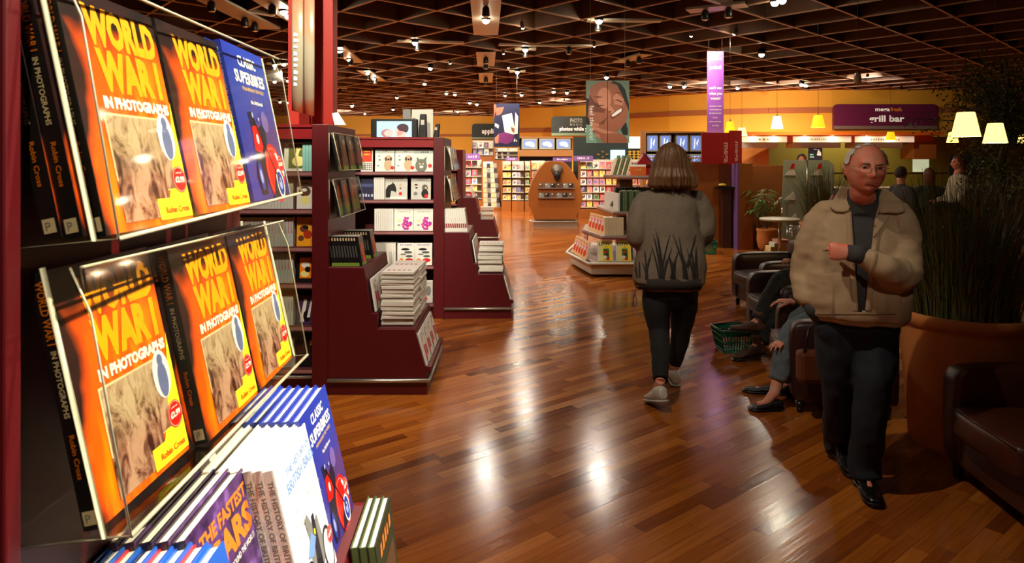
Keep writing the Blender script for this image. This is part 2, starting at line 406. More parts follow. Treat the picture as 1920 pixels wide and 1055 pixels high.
def sepia_mat():
    m, nt, b = nodes_mat('sepia_photograph', .4)
    tc = nt.nodes.new('ShaderNodeTexCoord'); nz = nt.nodes.new('ShaderNodeTexNoise'); nz.inputs['Scale'].default_value = 48; nz.inputs['Detail'].default_value = 6; nz.inputs['Roughness'].default_value = .68; nz.inputs['Distortion'].default_value = 1.2
    mp = nt.nodes.new('ShaderNodeMapping'); mp.inputs['Scale'].default_value = (1, 1, .5); nt.links.new(tc.outputs['Object'], mp.inputs[0]); nt.links.new(mp.outputs[0], nz.inputs['Vector'])
    sp = nt.nodes.new('ShaderNodeSeparateXYZ'); nt.links.new(tc.outputs['Object'], sp.inputs[0])
    lo = ramp(nt, nz.outputs['Fac'], [(.38, S(58, 26, 22)), (.47, S(136, 88, 70)), (.58, S(184, 142, 118))])
    hi = ramp(nt, nz.outputs['Fac'], [(.36, S(70, 42, 30)), (.44, S(150, 120, 90)), (.56, S(182, 158, 126))])
    f = ramp(nt, mth(nt, 'MULTIPLY', sp.outputs[2], 6), [(.35, (0, 0, 0)), (.62, (1, 1, 1))])
    nt.links.new(mixc(nt, f, lo, hi), b.inputs['Base Color']); return m
def bluecover_mat():
    m, nt, b = nodes_mat('deep_blue_cover', .28)
    tc = nt.nodes.new('ShaderNodeTexCoord'); sp = nt.nodes.new('ShaderNodeSeparateXYZ'); nt.links.new(tc.outputs['Object'], sp.inputs[0])
    nz = nt.nodes.new('ShaderNodeTexNoise'); nz.inputs['Scale'].default_value = 16; nt.links.new(tc.outputs['Object'], nz.inputs['Vector'])
    f = mth(nt, 'ADD', mth(nt, 'MULTIPLY', sp.outputs[2], 3.3), mth(nt, 'MULTIPLY', mth(nt, 'SUBTRACT', nz.outputs['Fac'], .5), .5))
    side = mth(nt, 'MULTIPLY', sp.outputs[0], 9)
    pur = ramp(nt, f, [(.1, S(40, 40, 110)), (.4, S(78, 52, 110)), (.72, S(34, 56, 158))])
    nt.links.new(mixc(nt, mth(nt, 'MINIMUM', side, 1.0), S(30, 48, 150), pur), b.inputs['Base Color']); return m
def purplecover_mat():
    m, nt, b = nodes_mat('purple_mottled_cover', .3)
    tc = nt.nodes.new('ShaderNodeTexCoord'); nz = nt.nodes.new('ShaderNodeTexNoise'); nz.inputs['Scale'].default_value = 26; nz.inputs['Detail'].default_value = 4
    nt.links.new(tc.outputs['Object'], nz.inputs['Vector'])
    nt.links.new(ramp(nt, nz.outputs['Fac'], [(.3, S(40, 24, 48)), (.55, S(84, 52, 110)), (.75, S(150, 110, 190))]), b.inputs['Base Color']); return m
FLAME, SEPIA, BLUEC, PURC = flame_mat(), sepia_mat(), bluecover_mat(), purplecover_mat()
TITLE_OR = C_('title_orange', (255, 158, 4), .4, var=.1, scale=30)
CREAM = C_('cream_print', (214, 190, 150), .5)
MOTO = C_('motor_red', (215, 20, 14), .3)

def book_parts(w, h, t, cover, spine, page, hard=.0015, ex=.003):
    """cover meshbuilder and page meshbuilder in the book's own frame (spine x=0, front y=0)"""
    c = MB(); c.box(0, w, 0, hard, 0, h, cover); c.box(0, w, t - hard, t, 0, h, spine)
    if hard > .002:                                # hardback: pale joints either side of the spine
        c.box(-hard * .7, 0, 0, .0022, 0, h, cover); c.box(-hard * .7, 0, t - .0022, t, 0, h, cover); c.box(-hard, 0, .0024, t - .0024, 0, h, spine)
    else: c.box(-hard, 0, 0, t, 0, h, spine)
    p = MB(); p.box(.0005, w - ex, hard, t - hard, ex, h - ex, page)
    return c, p
FX, FZ = (1, 0, 0), (0, 0, 1)
def art(c, ops, y=-.0004):
    k = 0
    for o in ops:
        k += 1; yy = y - .00008 * k
        if o[0] == 'e': c.ell((o[1], yy, o[2]), FX, FZ, o[3], o[4], o[5])
        elif o[0] == 'r': c.poly([(o[1], yy, o[3]), (o[2], yy, o[3]), (o[2], yy, o[4]), (o[1], yy, o[4])], o[5])
        elif o[0] == 'p': c.poly([(a, yy, b) for a, b in o[1]], o[2])
        elif o[0] == 't': c.text(o[1], (o[2], yy, o[3]), FX, FZ, o[4], o[5], w=o[6] if len(o) > 6 else None, bold=o[7] if len(o) > 7 else .02, center=True)
        elif o[0] == 's': # spine text, reading downwards: text, z of start, y centre, height, length
            c.text(o[1], (-.0040 if o[3] * 2 > .0165 and o[4] > .006 and o[6] > .15 or o[6] == .052 else -.0022, o[3] + o[4] / 2, o[2]), (0, 0, -1), (0, -1, 0), o[4], o[5], w=o[6], bold=.02)
    return c
def sticker(w, cx, cz, r):
    b = MB(); b.ell((cx, -.0016, cz), FX, FZ, r, r, RED, 28)
    b.ell((cx, -.00165, cz), FX, FZ, r * .93, r * .93, C_('sticker_ring', (250, 190, 170), .4), 28); b.ell((cx, -.0017, cz), FX, FZ, r * .88, r * .88, RED, 28)
    b.text('£2.99', (cx, -.0018, cz - r * .2), FX, FZ, r * .42, WHITE, w=r * 1.4, bold=.05, center=True)
    b.text('~7', (cx, -.0018, cz + r * .45), FX, FZ, r * .14, WHITE, w=r * .9, center=True); return b

def ww1():
    w, h, t = .204, .292, .020
    c, p = book_parts(w, h, t, FLAME, BLACK, PAPER, .0008, .0008)
    T = TITLE_OR
    art(c, [('t', 'WORLD', .118, .230, .045, T, .158, .06), ('t', 'WAR I', .120, .174, .048, T, .140, .06), ('t', 'IN PHOTOGRAPHS', .122, .150, .0135, WHITE, .150, .06),
            ('r', .040, .184, .044, .143, CREAM), ('r', .043, .181, .046, .140, SEPIA), ('r', .040, .150, .010, .060, SEPIA),
            ('r', .118, w, .006, .034, YEL), ('p', [(.150, .034), (w, .034), (w, .17), (.186, .10)], YEL),
            ('r', .043, .175, .046, .140, SEPIA),
            ('e', .174, .118, .021, .033, C_('pale_portrait', (208, 212, 226), .4)), ('e', .175, .110, .012, .024, C_('portrait_blue', (96, 106, 150), .4)), ('e', .175, .137, .007, .008, C_('portrait_blue', (96, 106, 150), .4)),
            ('t', 'Robin Cross', .165, .014, .0085, C_('author_red', (214, 70, 8), .4), .062)])
    # soldiers scrambling over the broken ground, as dark figures
    D = C_('sepia_dark', (92, 58, 46), .5)
    for i, (a, b, s_) in enumerate([(.060, .106, 1), (.085, .096, 1.0), (.108, .100, 1.15), (.132, .086, 1.1), (.146, .066, 1.0), (.075, .122, .5), (.098, .124, .5), (.115, .074, .9)]):
        s_ *= .0068; y = -.0016
        continue
        c.poly([(a - .35 * s_, y, b - s_), (a + .1 * s_, y, b - 1.1 * s_), (a + .45 * s_, y, b), (a + .35 * s_, y, b + .8 * s_), (a - .1 * s_, y, b + s_), (a - .5 * s_, y, b + .2 * s_)], D)
        c.ell((a + .25 * s_, y, b + 1.15 * s_), FX, FZ, .3 * s_, .3 * s_, D, 8); c.poly([(a + .3 * s_, y, b - .8 * s_), (a + .9 * s_, y, b - 1.9 * s_), (a + .6 * s_, y, b - 2 * s_), (a - .05 * s_, y, b - .9 * s_)], D)
    SP = C_('spine_orange', (214, 110, 20), .4)
    art(c, [('s', 'WORLD WAR I', .282, t / 2, .0095, SP, .072), ('s', 'IN PHOTOGRAPHS', .203, t / 2, .0065, CREAM, .076), ('s', 'Robin Cross', .108, t / 2, .006, SP, .05)])
    c.poly([(-.002, .003, .006), (-.002, t - .003, .006), (-.002, t - .003, .022), (-.002, .003, .022)], CREAM)
    c.text('P', (-.0024, t - .006, .009), (0, -1, 0), FZ, .010, GREY)
    return c, p, sticker(w, .186, .058, .0185)
def superbikes():
    w, h, t = .22, .300, .019
    c, p = book_parts(w, h, t, BLUEC, BLUE, PAPER, .003, .004)
    SK = C_('sky_highlight', (150, 160, 215), .3); DK = C_('engine_dark', (26, 22, 40), .4)
    art(c, [('t', 'CLASSIC', .115, .262, .021, WHITE, .098, .03), ('t', 'SUPERBIKES', .117, .228, .024, WHITE, .165, .03), ('t', 'FROM AROUND THE WORLD', .122, .213, .0075, C_('gold_print', (208, 168, 100), .4), .12),
            ('t', 'Mac McDiarmid', .126, .188, .0075, WHITE, .066),
            ('e', .150, .155, .02, .022, C_('violet_haze', (104, 84, 150), .4)),
            ('p', [(.04, .045), (.07, .11), (.06, .17), (.08, .172), (.10, .14), (.13, .15), (.14, .12), (.10, .07), (.08, .01), (.05, .01)], DK),
            ('p', [(.058, .096), (.066, .142), (.100, .146), (.108, .104), (.092, .090)], MOTO), ('e', .085, .118, .006, .010, WHITE),
            ('e', .150, .050, .052, .060, MOTO), ('e', .150, .050, .045, .053, C_('fairing_line', (236, 110, 90), .3)), ('e', .150, .050, .043, .050, MOTO),
            ('p', [(.11, .0), (.155, .06), (.20, .0)], DK), ('e', .168, .028, .022, .030, WHITE), ('e', .168, .028, .018, .025, BLUE), ('e', .168, .028, .009, .013, SK),
            ('p', [(.165, .09), (.175, .092), (.205, .05), (.20, .04)], WHITE), ('e', .060, .045, .012, .028, BLUE), ('e', .060, .045, .006, .014, SK),
            ('p', [(.075, .165), (.079, .168), (.17, .03), (.165, .03)], DK), ('e', .08, .165, .004, .006, SK), ('e', .11, .158, .004, .004, SK)])
    art(c, [('s', 'CLASSIC SUPERBIKES FROM AROUND THE WORLD', .288, t / 2, .0085, C_('spine_grey_blue', (190, 196, 220), .4), .195), ('s', 'Mac McDiarmid', .075, t / 2, .0065, C_('spine_grey_blue', (190, 196, 220), .4), .052)])
    return c, p, sticker(w, .192, .068, .018)
def britishbikes():
    w, h, t = .205, .290, .0175
    WH = C_('glossy_white_cover', (240, 240, 238), .3, var=.01)
    SPN = C_('taupe_spine', (206, 196, 184), .4)
    c, p = book_parts(w, h, t, WH, SPN, PAPER, .003, .004)
    DK = C_('engine_dark', (26, 22, 40), .4); LB = C_('light_blue_print', (110, 150, 205), .4)
    ops = [('t', 'THE HISTORY OF', .125, .250, .014, LB, .15), ('t', 'BRITISH BIKES', .125, .222, .020, LB, .17)]
    ops += [('p', [(.05, .03), (.09, .10), (.08, .15), (.10, .155), (.12, .12), (.15, .13), (.16, .06), (.12, .02)], GREY), ('p', [(.09, .03), (.12, .14), (.135, .14), (.13, .03)], DK),
            ('e', .175, .045, .03, .045, DK), ('e', .175, .045, .024, .037, WH), ('e', .06, .04, .03, .045, DK), ('e', .06, .04, .024, .037, WH), ('p', [(.06, .09), (.10, .12), (.12, .10), (.09, .08)], LB), ('e', .12, .11, .005, .006, YEL)]
    rnd = random.Random(3)
    for k in range(60):
        a, b = .03 + rnd.random() * .17, .13 + rnd.random() * .08; s_ = .0015 + rnd.random() * .0015
        ops.append(('p', [(a, b), (a + s_, b + s_ * 2), (a + 2 * s_, b + s_)], GREY))
    art(c, ops); art(c, [('s', 'THE HISTORY OF BRITISH BIKES', .272, t / 2, .0095, C_('spine_lettering', (104, 96, 92), .4), .20)])
    return c, p, sticker(w, .196, .062, .017)
def fastestcars():
    w, h, t = .22, .290, .023
    c, p = book_parts(w, h, t, PURC, C_('dark_plum_spine', (40, 24, 34), .4), PAPER, .003, .004)
    OR = C_('rust_orange', (226, 120, 34), .4)
    art(c, [('t', 'THE FASTEST', .12, .250, .022, OR, .18, .04), ('t', 'CARS', .125, .198, .044, OR, .17, .05), ('t', 'FROM AROUND THE WORLD', .14, .178, .0095, WHITE, .13),
            ('p', [(.03, .05), (.06, .12), (.14, .14), (.21, .08), (.21, .05)], ORANGE), ('e', .07, .055, .022, .026, BLACK), ('e', .17, .055, .022, .026, BLACK)])
    return c, p, None
def bluered(red):
    w, h, t = .22, .290, .021
    B = C_('sky_blue_cover', (40, 92, 190), .3); Rr = C_('coral_red_cover', (206, 52, 52), .3)
    c, p = book_parts(w, h, t, B, Rr if red else B, PAPER, .0035, .004)
    art(c, [('t', '~8', .11, .240, .02, WHITE, .17), ('e', .12, .12, .06, .02, C_('pale_sky', (150, 180, 226), .4)), ('p', [(.03, .12), (.11, .135), (.20, .19), (.17, .12), (.20, .06), (.11, .108)], GREY)])
    return c, p, None
def greenbook():
    w, h, t = .215, .285, .017
    G = C_('dark_green_cover', (44, 50, 34), .4)
    c, p = book_parts(w, h, t, G, C_('olive_spine', (70, 84, 44), .4), PAPER, .003, .004)
    art(c, [('t', '~5', .11, .235, .03, C_('rust_orange', (226, 120, 34), .4), .15), ('r', .03, .19, .06, .2, C_('steam_picture', (86, 60, 40), .4)), ('e', .11, .12, .04, .045, BLACK)])
    return c, p, None
BM = {}
for nm, fn in dict(ww1=ww1, bikes=superbikes, brit=britishbikes, cars=fastestcars, blue=lambda: bluered(False), redb=lambda: bluered(True), green=greenbook).items():
    c, p, s_ = fn(); BM[nm] = (c.mesh('cover'), p.mesh('pages'), s_.mesh('price_sticker') if s_ else None)
def book(kind, M, label, group):
    t = bpy.data.objects.new('book', None); COL.objects.link(t); t.empty_display_size = .05; t.matrix_basis = M
    tag(t, label, 'book', group)
    for nm, me in zip(('cover', 'pages', 'price_sticker'), BM[kind]):
        if me:
            o = bpy.data.objects.new(nm, me); COL.objects.link(o); o.parent = t
            if nm == 'price_sticker': o['label'] = 'round red price sticker'
    return t
def BP(U, u, w, z, lean=0, twist=0):
    """book standing in a bookcase-end frame: front cover faces outwards (+u), spine towards the camera"""
    return U @ TR(u, w, z) @ RZ(R(90 + twist)) @ RX(R(-lean))

# ------------------------------------------------------------------ the near bookcase end
U0t, U0 = gondola(-.56, .70, R(2.5), 'maroon bookcase closest to the camera, orange and blue books on its end', 1.2, .91, 1.80, [.35, .62, .89, 1.16, 1.43], s1=.770, s2=.44, Wp=.76)
MB().box(-.11, .036, -.012, .012, 0, 1.80, MAROON).build('edge_post', U0t, bevel=.003)
PK = [(1.502, 1.516), (1.178, 1.162)]
holder(U0, .022, .755, *PK[0], .305, 'upper clear holder on the nearest bookcase end, with two orange and blue covers', ub=.132, ut=.082)
holder(U0, .022, .755, *PK[1], .305, 'lower clear holder on the nearest bookcase end, with three orange covers', ub=.145, ut=.092)
def zp(i, w): return PK[i][0] + (PK[i][1] - PK[i][0]) * (w - .015) / .74 + .014
GU, GL_ = 'books in the upper clear holder nearest the camera', 'books in the lower clear holder nearest the camera'
book('ww1', BP(U0, .112, .036, zp(0, .03), 12, -2), 'orange and black war photographs paperback, front cover, nearest in the upper clear holder', GU)
book('ww1', BP(U0, .090, .030, zp(0, .03), 12, -2), 'black spined war paperback tucked behind the nearest cover in the upper clear holder', GU)
book('ww1', BP(U0, .068, .028, zp(0, .03), 12, -2), 'black spined war paperback deepest behind the nearest cover in the upper clear holder', GU)
book('ww1', BP(U0, .114, .262, zp(0, .25), 12, -2), 'orange and black war photographs paperback beside the blue motorcycle book, upper holder', GU)
book('bikes', BP(U0, .118, .500, zp(0, .49), 12, 0), 'blue hardback with red motorcycle, front one in the upper clear holder', GU)
book('bikes', BP(U0, .097, .484, zp(0, .48), 12, 0), 'blue hardback mostly hidden, only its spine showing in the upper clear holder', GU)
book('ww1', BP(U0, .106, .036, zp(1, .03), 12, -2), 'orange war photographs paperback with largest visible cover, nearest in the lower clear holder', GL_)
book('ww1', BP(U0, .127, .272, zp(1, .27), 12, -1), 'orange war photographs paperback in the middle of the lower clear holder', GL_)
book('ww1', BP(U0, .105, .262, zp(1, .25), 12, -1), 'black spined war paperback behind the middle cover of the lower clear holder', GL_)
book('ww1', BP(U0, .124, .505, zp(1, .5), 12, 0), 'orange war photographs paperback at the far end of the lower clear holder', GL_)
book('ww1', BP(U0, .104, .492, zp(1, .5), 12, 0), 'black spined war paperback behind the far end cover of the lower clear holder', GL_)
# standing stacks on the step below
ST = .770
for k in range(7):
    book('bikes', BP(U0, .222 - .0205 * k, .655, ST + .006, 13), 'blue motorcycle hardback facing the aisle, front of the leaning row' if k == 0 else 'blue hardback in the leaning row below the clear holders, only its top edge showing', 'blue motorcycle hardbacks on the step of the nearest bookcase')
for k in range(8):
    book('brit', BP(U0, .230 - .0182 * k, .452, ST + .010, 13), 'white motorcycle history hardback facing the aisle between the blue and the purple covers' if k == 0 else 'white hardback with taupe spine in the row behind its white front cover', 'white motorcycle history hardbacks')
for k in range(5):
    book('cars', BP(U0, .176 - .0238 * k, .236, ST + .012, 13), 'purple hardback with orange letters about fast cars, front of its row' if k == 0 else 'plum spined car hardback in the row, only its white page tops showing', 'fast cars hardbacks')
for k in range(9):
    book('redb' if k % 2 else 'blue', BP(U0, .226 - .0222 * k, .022, ST + .006, 13), 'sky blue hardback at the front of the row in the bottom left corner' if k == 0 else ('red spined hardback in the row at the bottom left corner' if k % 2 else 'blue spined hardback in the row at the bottom left corner'), 'red and blue hardbacks at the bottom left')
for k in range(3):
    book('green', BP(U0, .338 - .0178 * k, .69, .505, 7), 'dark green hardback nearest the aisle in the low row' if k == 0 else 'dark green hardback in the low row beside the blue motorcycle book', 'dark green hardbacks on the lower step')

# ------------------------------------------------------------------ small books for the other bookcases (one mesh per kind)
def small(w, h, t, cover, spine, ops, soft=.001):
    c, p = book_parts(w, h, t, cover, spine, PAPER, soft, soft); c.add(p.v, p.f, PAPER); art(c, ops); return c.mesh('book')
DOTR = lambda x, z, r=.014: ('e', x, z, r, r, RED)
K = {}
GW = C_('duck_ground', (90, 104, 40), .5)
K['duck'] = (small(.19, .2, .016, WHITE, TEAL, [('r', .03, .16, .02, .19, GW), ('e', .10, .07, .045, .035, LEMON), ('p', [(.07, .08), (.09, .08), (.105, .14), (.085, .15)], LEMON), ('e', .098, .158, .018, .016, LEMON), ('e', .10, .161, .003, .003, BLACK), ('p', [(.112, .16), (.125, .154), (.112, .15)], ORANGE)]), .016)
K['tealspine'] = (small(.17, .205, .02, WHITE, TEAL, []), .021)
K['whitespine'] = (small(.17, .205, .02, WHITE, C_('white_spine', (212, 212, 204), .5), [('s', '~9', .17, .01, .006, GREY, .07)]), .021)
K['greyspine'] = (small(.17, .2, .02, WHITE, C_('grey_spine', (186, 192, 188), .5), [('s', '~13', .18, .01, .006, RED, .09)]), .021)
K['cookwhite'] = (small(.11, .2, .015, WHITE, ORANGE, [('e', .055, .12, .04, .035, BROWN), ('e', .05, .13, .02, .012, WHITE), ('e', .06, .06, .035, .03, LEMON), ('t', '~4', .055, .17, .014, BLACK)]), .016)
K['orangefood'] = (small(.11, .2, .015, C_('amber_cover', (240, 160, 30), .4), ORANGE, [('e', .05, .12, .03, .025, BROWN), ('e', .075, .08, .03, .03, C_('burnt_red', (170, 50, 20), .4)), ('e', .03, .055, .02, .02, BROWN), ('e', .06, .13, .02, .012, BLACK)]), .016)
K['blackfood'] = (small(.11, .2, .015, BLACK, BLACK, [('r', .02, .1, .03, .17, ORANGE), ('e', .06, .12, .03, .02, WHITE), ('e', .055, .06, .03, .022, LEMON), ('e', .075, .09, .02, .02, BLACK)]), .016)
K['purpleart'] = (small(.11, .2, .015, C_('plum_cover', (70, 44, 84), .4), BLACK, [('p', [(.02, .02), (.05, .18), (.07, .17), (.05, .02)], WHITE), ('e', .07, .06, .025, .04, BLACK), ('p', [(.07, .05), (.1, .19), (.108, .18), (.09, .05)], WHITE)]), .016)
K['blackplain'] = (small(.13, .19, .015, BLACK, BLACK, [('e', .08, .07, .007, .007, BLUE), ('r', .09, .125, .15, .18, YEL)]), .016)
K['redcover'] = (small(.12, .24, .014, WHITE, RED, [('r', .008, .112, .10, .232, C_('scarlet_cover', (220, 60, 24), .4)), ('t', '~5', .06, .20, .016, YEL), ('t', '~5', .06, .17, .016, YEL)] + [('e', .015 + .018 * (i % 6), .02 + .02 * (i // 6), .006, .006, BLACK) for i in range(24)]), .015)
K['puppy'] = (small(.196, .232, .014, C_('pale_mint_cover', (226, 236, 224), .4), WHITE, [('e', .135, .14, .032, .03, BEIGE), ('e', .13, .07, .04, .065, BEIGE), ('e', .108, .13, .012, .02, BROWN), ('e', .16, .13, .012, .02, BROWN), ('e', .135, .125, .012, .01, BLACK), ('e', .04, .16, .012, .005, GREY), ('e', .045, .12, .012, .006, BROWN), ('e', .03, .06, .012, .006, GREY), ('t', '~4', .1, .2, .014, GREY), DOTR(.175, .04, .02)]), .015)
K['cat'] = (small(.185, .232, .014, C_('grey_mint_cover', (200, 214, 206), .4), WHITE, [('t', '~4', .1, .19, .03, GREY), ('e', .065, .06, .06, .07, C_('cat_fur', (110, 112, 100), .6)), ('p', [(.02, .1), (.02, .15), (.055, .12)], C_('cat_fur', (110, 112, 100), .6)), ('p', [(.08, .12), (.12, .155), (.115, .09)], C_('cat_fur', (110, 112, 100), .6)), ('e', .05, .08, .008, .006, LEMON), ('e', .085, .08, .008, .006, LEMON), ('e', .067, .05, .02, .014, WHITE), DOTR(.155, .06, .02)]), .015)
K['navy'] = (small(.17, .21, .014, NAVY, NAVY, [('t', '~5', .085, .03, .03, C_('pale_blue_print', (190, 196, 220), .4), .15, .05), ('r', .02, .15, .13, .16, C_('slate_blue', (66, 76, 120), .4))]), .015)
K['horse'] = (small(.225, .232, .014, C_('light_grey_cover', (196, 196, 188), .4), WHITE, [('t', '~7', .115, .205, .014, BROWN, .14), ('p', [(.005, .02), (.005, .10), (.03, .145), (.07, .16), (.075, .185), (.085, .165), (.10, .15), (.115, .10), (.105, .07), (.09, .085), (.06, .09), (.05, .02)], BLACK), ('e', .155, .15, .012, .016, BEIGE), ('e', .155, .115, .01, .008, BROWN), ('r', .05, .21, .005, .03, WHITE), DOTR(.155, .06, .018)]), .015)
K['dog'] = (small(.2, .225, .014, C_('light_grey_cover', (196, 196, 188), .4), WHITE, [('t', '~5', .11, .195, .014, GREY, .11), ('e', .14, .12, .03, .034, C_('spaniel', (90, 84, 78), .6)), ('e', .14, .06, .036, .045, BLACK), ('e', .15, .12, .012, .012, BEIGE), ('e', .05, .15, .018, .01, BROWN), ('e', .055, .12, .014, .008, BLACK), ('e', .045, .06, .02, .02, GREY), DOTR(.155, .035, .02)]), .015)
fl = [('t', '~7', .1, .19, .012, GREY, .13), ('e', .05, .1, .018, .01, LEMON), ('r', .035, .06, .05, .065, GREY)]
rf = random.Random(5)
for i in range(34):
    a, r_ = rf.random() * 6.28, rf.random() ** .5 * .05; fl.append(('e', .125 + math.cos(a) * r_, .075 + math.sin(a) * r_ * 1.15, .012, .012, [PINK, C_('violet_petal', (150, 50, 170), .5), C_('rose_petal', (226, 90, 180), .5)][i % 3]))
K['flower'] = (small(.195, .225, .014, WHITE, WHITE, fl + [DOTR(.14, .05, .012)]), .015)
K['fish'] = (small(.175, .225, .014, WHITE, WHITE, [('t', '~8', .09, .2, .012, BLUE, .13), ('e', .08, .16, .045, .012, BLACK), ('e', .11, .13, .04, .012, C_('fish_green', (70, 90, 80), .5)), ('e', .06, .11, .03, .008, GREY), ('e', .12, .09, .035, .012, C_('fish_green', (70, 90, 80), .5)), ('e', .04, .05, .022, .02, C_('koi', (214, 140, 50), .5)), ('e', .12, .05, .04, .02, RED), ('e', .09, .03, .02, .01, ORANGE)]), .015)
K['spaniel'] = (small(.17, .225, .014, C_('light_grey_cover', (196, 196, 188), .4), WHITE, [('t', '~8', .09, .19, .014, GREY, .14), ('e', .07, .1, .04, .05, C_('ginger', (200, 120, 40), .6)), ('e', .13, .12, .025, .05, GREY), DOTR(.10, .04, .018)]), .015)
K['bwhite'] = (small(.195, .225, .02, WHITE, WHITE, []), .021)
K['darkcover'] = (small(.15, .25, .016, C_('dark_bronze_cover', (58, 44, 36), .3), BLACK, [('e', .09, .13, .05, .08, C_('bronze_figure', (130, 84, 60), .4)), ('e', .1, .2, .03, .02, C_('bronze_light', (170, 140, 120), .4)), ('r', .01, .14, .0, .03, C_('lime_band', (120, 150, 50), .5))]), .017)
K['flamecover'] = (small(.15, .25, .016, C_('dark_bronze_cover', (58, 44, 36), .3), BLACK, [('e', .075, .16, .035, .06, C_('ember', (196, 84, 24), .4)), ('e', .085, .06, .05, .05, C_('lime_band', (120, 150, 50), .5)), ('e', .06, .1, .02, .04, C_('ember', (196, 84, 24), .4))]), .017)
K['paperback'] = (small(.13, .205, .018, C_('dark_bronze_cover', (58, 44, 36), .3), BLACK, [('e', .07, .11, .04, .05, C_('ember', (196, 84, 24), .4)), ('e', .08, .05, .03, .04, C_('scarlet_cover', (220, 60, 24), .4)), ('r', 0, .13, 0, .022, C_('lime_band', (120, 150, 50), .5))]), .0185)
_c, _p = book_parts(.13, .205, .018, BLACK, BLACK, PAPER, .001, .001)
_c.add(_p.v, _p.f, PAPER)
for a, b, m_ in ((.0, .022, C_('lime_band', (120, 150, 50), .5)), (.175, .195, CREAM), (.06, .14, C_('spine_grey', (70, 72, 66), .5))):
    e = .004 if a else 0
    _c.poly([(-.0014, e, a), (-.0014, .018 - e, a), (-.0014, .018 - e, b), (-.0014, e, b)], m_)
_c.poly([(.02, -.0004, .02), (.12, -.0004, .02), (.11, -.0004, .15), (.03, -.0004, .14)], C_('ember', (196, 84, 24), .4))
K['thriller'] = (_c.mesh('book'), .0185)
_c, _p = book_parts(.19, .235, .02, WHITE, WHITE, PAPER, .001, .001); _c.add(_p.v, _p.f, PAPER)
_c.poly([(-.0014, .003, .04), (-.0014, .017, .04), (-.0014, .017, .085), (-.0014, .003, .085)], C_('spine_rust', (150, 40, 24), .5))
K['redmark'] = (_c.mesh('book'), .021)

def shelf_row(U, z, x0, items, lab, grp, y=.045, lean=4):
    """items: list of (kind, 'face' or 'spine', count, label) going to +x from local x0; face = cover to the camera"""
    x = x0
    for kind, mode, n, lb in items:
        if kind == 'gap': x += n; continue
        me, th = K[kind]; w = max(v.co.x for v in me.vertices)
        for i in range(n):
            if mode == 'face':
                M = U @ TR(x, y + .012, z + .002) @ RX(R(-lean)); x += w + .004
                put(me, 'book', M, lb, 'book', grp)
            else:
                M = U @ TR(x + th * 0, y + .004, z + .002) @ RZ(R(90)) @ TR(0, -th, 0)
                put(me, 'book', M, lb, 'book', grp); x += th + .0006
    return x

# second bookcase --------------------------------------------------------------------
U1t, U1 = gondola(-1.2545, 4.545, 0, 'maroon bookcase joined to the red column, tall white magazine pile on its stepped end', 2.2, .80, 1.844, [.171, .462, .753, 1.004, 1.262, 1.52])
x0 = (470 - 615) / 275
g = 'books on the shelves of the bookcase by the red column'
shelf_row(U1, 1.52, -.47, [('whitespine', 'spine', 6, 'white spined book left of the duck cover on the top shelf'), ('gap', 0, .02, ''), ('duck', 'face', 1, 'book with a white duck on green, top shelf of the bookcase by the column')], '', g)
shelf_row(U1, 1.52, -.19 + .0, [('tealspine', 'spine', 3, 'pale teal spine right of the duck cover on the top shelf')], '', g)
for z, a, b, la, lb in ((1.262, 'whitespine', 'cookwhite', 'white spined book on the second shelf near the column', 'narrow white cookery book with food pictures on the second shelf'),
                        (1.004, 'greyspine', 'orangefood', 'pale grey spine in the row left of the amber cover', 'amber book cover with food on the third shelf'),
                        (.753, 'greyspine', 'blackfood', 'pale grey spine in the row left of the black and orange cover', 'black and orange food book cover on the fourth shelf'),
                        (.462, 'whitespine', 'purpleart', 'white spine in the row left of the plum cover', 'plum book cover with white shapes on the fifth shelf'),
                        (.171, 'greyspine', 'blackplain', 'pale grey spine in the row on the bottom shelf', 'plain black book cover with yellow tag on the bottom shelf')):
    shelf_row(U1, z, -.62, [(a, 'spine', 17, la), ('gap', 0, .02, ''), (b, 'face', 1, lb)], '', g)
holder(U1, .02, .78, 1.517, 1.517, .27, 'upper clear holder on the end of the bookcase by the red column', ub=.085)
holder(U1, .02, .78, 1.197, 1.197, .27, 'lower clear holder on the end of the bookcase by the red column', ub=.085)
for i, w in enumerate((.06, .10, .14, .30, .34, .52, .60)):
    put(K['darkcover'][0], 'book', BP(U1, .075, w, 1.53, 9) if i in (2, 4, 6) else BP(U1, .058, w - .01, 1.53, 9), ['bronze cover book', 'bronze cover book', 'bronze cover book, near one', 'bronze cover book', 'bronze cover book, middle one', 'bronze cover book', 'bronze cover book, far one'][i] + ' in the upper holder by the column' if i in (2, 4, 6) else 'dark book half hidden behind the bronze covers in the upper holder', 'book', 'dark books in the upper holder by the column')
for i, w in enumerate((.08, .19, .36, .42, .58)):
    put(K['flamecover'][0], 'book', BP(U1, .075 if i % 2 else .058, w, 1.21, 9), ('near' if i == 1 else 'far') + ' ember and lime book cover in the lower holder by the column' if i % 2 else 'dark book half hidden behind the ember covers in the lower holder', 'book', 'ember covers in the lower holder by the column')
for g2, w in enumerate((.05, .42)):
    for k in range(11):
        put(K['thriller' if k else 'paperback'][0], 'book', BP(U1, .225 - .0192 * k, w, .872, 9), (('nearer', 'farther')[g2] + ' dark paperback with ember cover facing the aisle, above the white pile') if k == 0 else 'black paperback with lime band at the foot of its spine, ' + ('near row', 'far row')[g2], 'book', 'black paperbacks on the top step')
